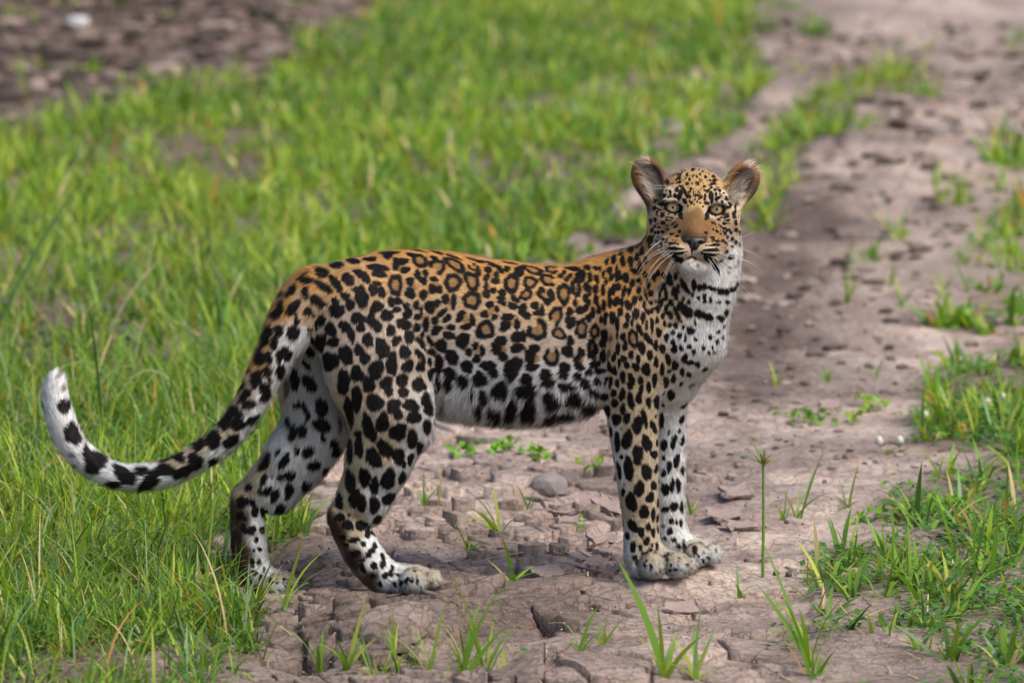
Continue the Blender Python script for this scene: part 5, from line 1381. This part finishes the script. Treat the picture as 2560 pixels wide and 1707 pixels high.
# sedge stalk with a brush-like head
p = gpt(1752, 1322)
top = W(1753 * DS, 1066 * DS, p[1])
sg = thing('sedge', 'upright sedge stalk with a spiky green head right of the front paws', 'sedge', p)
M_stem = plain_mat('sedge_stem', (0.105, 0.20, 0.028), 0.5, 0.3, 0.3, 90)
v, f = tube([np.zeros(3), (top - p) * 0.5 + np.array([0.001, 0, 0]), top - p], 0.0034, 0.0026, 7)
mesh_np('stem', v, f, M_stem, sg)
hd = bpy.data.objects.new('head', None); COL.objects.link(hd); hd.parent = sg; hd.location = top - p
for k in range(34):
    a = random.uniform(0, 6.28); e = random.uniform(0.05, 1.25)
    blade_child(hd, (0, 0, -0.004), random.uniform(0.020, 0.042), 0.0042, a, e * 0.85, 0.3, np.array((0.26, 0.26, 0.08)) * random.uniform(0.6, 1.3), 3, 'spikelet')
for a, e in ((3.0, 0.35), (0.1, 1.25), (2.6, 1.2)):
    blade_child(hd, (0, 0, 0), 0.075, 0.006, a, e, 0.3, (0.15, 0.25, 0.08), 6, 'bract')

# creeping clover-leaved plants
me_leaf = None
def creeping(px, py, wpx, nl, label, col, group='creeping plants on the mud'):
    p = gpt(px, py)
    t = thing('creeping_plant', label, 'creeping plant', p, group)
    proto = []
    for k in range(nl):
        if k < 4:
            u = np.linspace(0, 2 * math.pi, 9)[:-1]
            r = 0.0085 * (1 + 0.15 * np.cos(2 * u))
            V = np.stack([r * np.cos(u), r * np.sin(u) * 0.85, 0.003 * np.cos(2 * u)], 1)
            V = np.vstack([V, [[0, 0, -0.001]]])
            F = np.array([(i, (i + 1) % 8, 8) for i in range(8)])
            o = mesh_np('leaf', V, F, M_leaf, t, colors=np.tile(np.array(col) * random.uniform(0.75, 1.2), (9, 1)))
            proto.append(o)
        else:
            o = random.choice(proto).copy(); COL.objects.link(o); o.parent = t
        dx = random.gauss(0, 0.42) * wpx * 0.00087; dy = random.gauss(0, 0.02)
        o.location = (dx, dy, surf_z(p[0] + dx, p[1] + dy) - p[2] + random.uniform(0.006, 0.030))
        o.rotation_euler = (random.uniform(-0.9, 0.9), random.uniform(-0.7, 0.7), random.uniform(0, 6.28))
        s = random.uniform(0.7, 1.35); o.scale = (s, s, s)
LG = (0.15, 0.33, 0.03); YG = (0.24, 0.38, 0.04)
creeping(1072, 1046, 70, 26, 'leafy creeping plant left end of the green line under the belly', LG)
creeping(1160, 1046, 70, 24, 'leafy creeping plant in the middle of the green line under the belly', LG)
creeping(1232, 1056, 70, 24, 'leafy creeping plant right end of the green line under the belly', LG)
creeping(1352, 1076, 55, 16, 'small yellow-green plant behind the near foreleg', YG)
creeping(1335, 1222, 22, 5, 'two-leaved seedling on flaky mud left of the front paws', LG)
creeping(1852, 968, 90, 40, 'long mat of small green leaves on the pale track at right', LG)
creeping(1955, 972, 30, 14, 'narrow leafy sprig between two leaf mats at right', YG)
creeping(2002, 936, 50, 20, 'leaf mat nearest the right-hand grass', YG)
creeping(2060, 1190, 110, 50, 'broad green leaf mat at the edge of the right-hand grass', LG)
creeping(2180, 1170, 110, 50, 'broad green leaf mat deeper in the right-hand grass', LG)

# white globe flowers
M_petal = plain_mat('flower_white', (0.50, 0.52, 0.42), 0.7, 0.1, 0.15, 300, 0.002)
M_fstem = plain_mat('flower_stem', (0.25, 0.17, 0.10), 0.6, 0.2)
def flower(px, py, hpx, lean, label, s=1.0):
    p = gpt(px, py)
    t = thing('white_flower', label, 'flower', p, 'white globe flowers at right')
    tip = np.array([lean * 0.00087, 0, hpx * 0.00087])
    v, f = tube([np.zeros(3), tip * 0.5 + np.array([lean * 0.0003, 0, 0.002]), tip], 0.0014, 0.0011, 5)
    mesh_np('stem', v, f, M_fstem, t)
    V, F = [], []
    for i in range(7):
        ph = math.pi * i / 6
        for j in range(10):
            th_ = 2 * math.pi * j / 10
            r = 0.0088 * s * math.sin(ph) * (1 + (0.14 if (i + j) % 2 else -0.08))
            V.append((r * math.cos(th_), r * math.sin(th_), 0.012 * s * math.cos(ph) * 1.0))
    for i in range(6):
        for j in range(10): F.append((i * 10 + j, i * 10 + (j + 1) % 10, (i + 1) * 10 + (j + 1) % 10, (i + 1) * 10 + j))
    h = mesh_np('flower_head', np.array(V), np.array(F), M_petal, t); h.location = tip + np.array([0, 0, 0.008])
    for k in range(5):
        blade_child(t, tip * (0.05 if k > 1 else 0.8), random.uniform(0.022, 0.04), 0.010, random.choice((0.2, 3.0, 1.5, 4.5)) + random.uniform(-0.6, 0.6), 0.9, 0.5, np.array((0.17, 0.25, 0.07)) * random.uniform(0.8, 1.2), 5, 'leaf', M_leaf)
flower(2040, 1042, 26, -24, 'white globe flower leaning left, leftmost of those at right')
flower(2066, 1040, 24, 0, 'white globe flower next to the leaning one')
flower(2124, 985, 26, 0, 'white globe flower on the edge of the right grass')
flower(2262, 960, 32, 8, 'largest white globe flower deep in the right grass', 1.15)
flower(2290, 950, 40, 14, 'small round white flower highest at the right', 0.75)

# broad-leaved grass at the right edge
p = gpt(2345, 985)
t = thing('broad_leaved_plant', 'dark green plant with broad arching leaves at the right edge', 'plant', p)
for az, ln, bd, h, w in ((3.3, 0.7, 1.0, 0.17, 0.022), (2.8, 0.9, 0.9, 0.15, 0.020), (3.6, 0.4, 1.3, 0.18, 0.018), (0.2, 0.6, 1.0, 0.15, 0.02), (3.0, 1.15, 0.5, 0.14, 0.02), (1.5, 0.5, 1.0, 0.13, 0.018)):
    blade_child(t, (0, 0, 0), h, w, az, ln, bd, np.array((0.085, 0.24, 0.035)) * random.uniform(0.8, 1.25), 9, 'leaf', M_leaf)

# dry stalks on the mud
M_dry = plain_mat('dry_stalk', (0.36, 0.26, 0.16), 0.8, 0.1, 0.3, 120)
for (a, b2, c), label in ((((1083, 1297), (1230, 1250), (1426, 1267)), 'long curved dry stalk lying on the mud between the legs'), (((1365, 1262), (1400, 1240), (1432, 1222)), 'short dry stalk with a green tip lying left of the front paws'),
                          (((960, 1385), (990, 1370), (1010, 1352)), 'short straw by the near hind heel'), (((290, 1345), (310, 1400), (325, 1470)), 'pale straw standing in the lower left grass')):
    pts = [gpt(*q) + np.array([0, 0, 0.004]) for q in (a, b2, c)]
    v, f = tube(bez(*pts, 14), 0.0012, 0.0008, 5)
    tag(mesh_np('dry_stalk', v, f, M_dry), label, 'dry stalk', 'dry stalks on the ground')
# ================================================================== stones, pellets and mud flakes
def lump(r, seed, facet=0.25, sub=2):
    bm = bmesh.new(); bmesh.ops.create_icosphere(bm, subdivisions=sub, radius=1)
    rs = np.random.default_rng(seed)
    dirs = rs.normal(size=(9, 3)); dirs /= np.linalg.norm(dirs, axis=1)[:, None]; cut = rs.uniform(0.70, 0.95, 9)
    V = np.array([v.co[:] for v in bm.verts])
    for d, c in zip(dirs, cut):
        k = V @ d
        V -= np.outer(np.maximum(k - c, 0), d) * (1 if facet > 0.2 else 0.5)
    V *= 1 + 0.03 * rs.normal(size=(len(V), 1))
    F = np.array([[v.index for v in f.verts] for f in bm.faces]); bm.free()
    return V * np.array(r), F
M_rock = plain_mat('grey_stone', (0.20, 0.18, 0.175), 0.85, 0.2, 0.4, 60, 0.003)
M_pel = plain_mat('dark_pellet', (0.10, 0.085, 0.082), 0.8, 0.2, 0.3, 150, 0.001)
M_white = plain_mat('pale_stone', (0.56, 0.54, 0.53), 0.8, 0.2, 0.15, 80, 0.002)
M_rock2 = plain_mat('pebble_stone', (0.40, 0.35, 0.32), 0.85, 0.2, 0.2, 90, 0.002)
def stone(name, px, py, r, mat, label, cat, seed, group=None, facet=0.3, sink=0.3):
    p = gpt(px, py)
    V, F = lump(r, seed, facet)
    o = mesh_np(name, V, F, mat, smooth=False if facet > 0.2 else True); o.location = (p[0], p[1], p[2] + r[2] * (1 - sink)); o.rotation_euler = (0, 0, seed * 0.7)
    return tag(o, label, cat, group)
stone('rock', 1262, 1140, (.043, .034, .031), M_rock, 'grey angular stone lying on the mud under the belly', 'rock', 5)
stone('pale_rock', 178, 62, (.062, .05, .035), M_white, 'blurred white stone on the dark bank at top left', 'rock', 8)
stone('pale_pebble', 1615, 1452, (.010, .009, .006), M_rock2, 'small whitish pebble in the mud at the lower right of the paws', 'pebble', 9)
for i, (px, py, r, lb) in enumerate([(1729, 1284, .009, 'dark round pellet just right of the far front paw'), (1812, 1323, .010, 'dark round pellet right of the sedge stalk base'), (1783, 1320, .009, 'dark round pellet touching the sedge stalk base'),
        (1536, 1440, .006, 'tiny dark pellet below the near front paw'), (1940, 1052, .008, 'bluish dark pellet on the track below the white flowers'), (1894, 1101, .008, 'dark pellet left of the arching tuft'),
        (1807, 1208, .008, 'dark pellet beneath the two tall blades'), (1027, 1227, .009, 'dark lump between hind leg and the tall tuft under the belly'), (1209, 1236, .008, 'dark lump below the tall tuft under the belly'), (1748, 1300, .007, 'dark pellet between far front paw and sedge stalk')]):
    stone('pellet', px, py, (r * .8, r * 0.7, r * 0.66), M_pel, lb, 'pellet', 20 + i, 'dark pellets on the mud', 0.1)
M_flake = plain_mat('mud_flake', (0.27, 0.205, 0.185), 0.9, 0.12, 0.25, 70, 0.003)
def flake(px, py, w, d, curl, rz, tilt, label, seed):
    rs = np.random.default_rng(seed); p = gpt(px, py)
    nx, ny = 6, 4; V = []
    for s in (0, 1):
        for j in range(ny):
            for i in range(nx):
                u = i / (nx - 1) * 2 - 1; v = j / (ny - 1) * 2 - 1
                e = 1 - 0.45 * (rs.random() if i in (0, nx - 1) else 0)
                v *= 1 - 0.4 * (rs.random() if j in (0, ny - 1) else 0)
                x = u * w * e * (1 + 0.12 * v * (0.5 - (seed % 3) / 2)); y = v * d * (1 + 0.10 * math.sin(u * 2 + seed))
                z = 0.7 * curl * (u * u * 0.8 + v * v * 0.5) + (0.0 if s else -0.008) + 0.003 * rs.random()
                V.append((x, y, z))
    F = []
    q = nx * ny
    for j in range(ny - 1):
        for i in range(nx - 1):
            a = j * nx + i
            F.append((q + a, q + a + 1, q + a + nx + 1, q + a + nx)); F.append((a, a + nx, a + nx + 1, a + 1))
    ring = [i for i in range(nx)] + [j * nx + nx - 1 for j in range(1, ny)] + [(ny - 1) * nx + i for i in range(nx - 2, -1, -1)] + [j * nx for j in range(ny - 2, 0, -1)]
    for a, b2 in zip(ring, ring[1:] + ring[:1]): F.append((a, b2, q + b2, q + a))
    o = mesh_np('mud_flake', np.array(V), np.array(F), M_flake, smooth=False)
    o.location = (p[0], p[1], p[2] + 0.006); o.rotation_euler = (tilt, 0.0, rz)
    tag(o, label, 'mud flake', 'loose flakes of dried mud')
FL = [(1275, 1175, .036, .040, .012, 0.5, .30, 'large curled mud flake right below the grey stone'), (1345, 1155, .046, .034, .010, -.25, .22, 'long upturned mud flake right of the grey stone'), (1400, 1172, .036, .05, .008, .5, .18, 'flat mud flake touching the near foreleg'),
      (1310, 1205, .030, .03, .006, .2, .1, 'small mud flake below the curled ones'), (1385, 1245, .034, .03, .010, .1, .2, 'mud flake left of the lower near foreleg'), (1330, 1290, .022, .03, .008, .7, .2, 'mud flake below the long dry stalk'),
      (1372, 1296, .026, .03, .010, -.4, .25, 'broken mud flake left of the near front paw'), (1250, 1320, .036, .045, .007, .3, .12, 'flat mud flake midway between hind paw and front paw'), (1400, 1325, .020, .02, .006, .9, .1, 'little mud chip in front of the near front paw'),
      (1660, 1195, .040, .04, .007, .35, .15, 'mud flake behind the far front paw'), (1710, 1225, .045, .03, .006, .2, .12, 'thin mud flake right of the far foreleg'), (1690, 1140, .045, .05, .008, .3, .15, 'pale mud flake on the track right of the forelegs'),
      (1570, 1420, .045, .03, .012, .25, .3, 'dark tilted mud flake below the far front paw'), (840, 1265, .030, .035, .008, .1, .2, 'mud flake between the hind hocks'), (1905, 935, .035, .03, .008, .2, .25, 'dark-edged mud flake behind the leaf mats at right')]
for i, a in enumerate(FL): flake(*a, 50 + i)
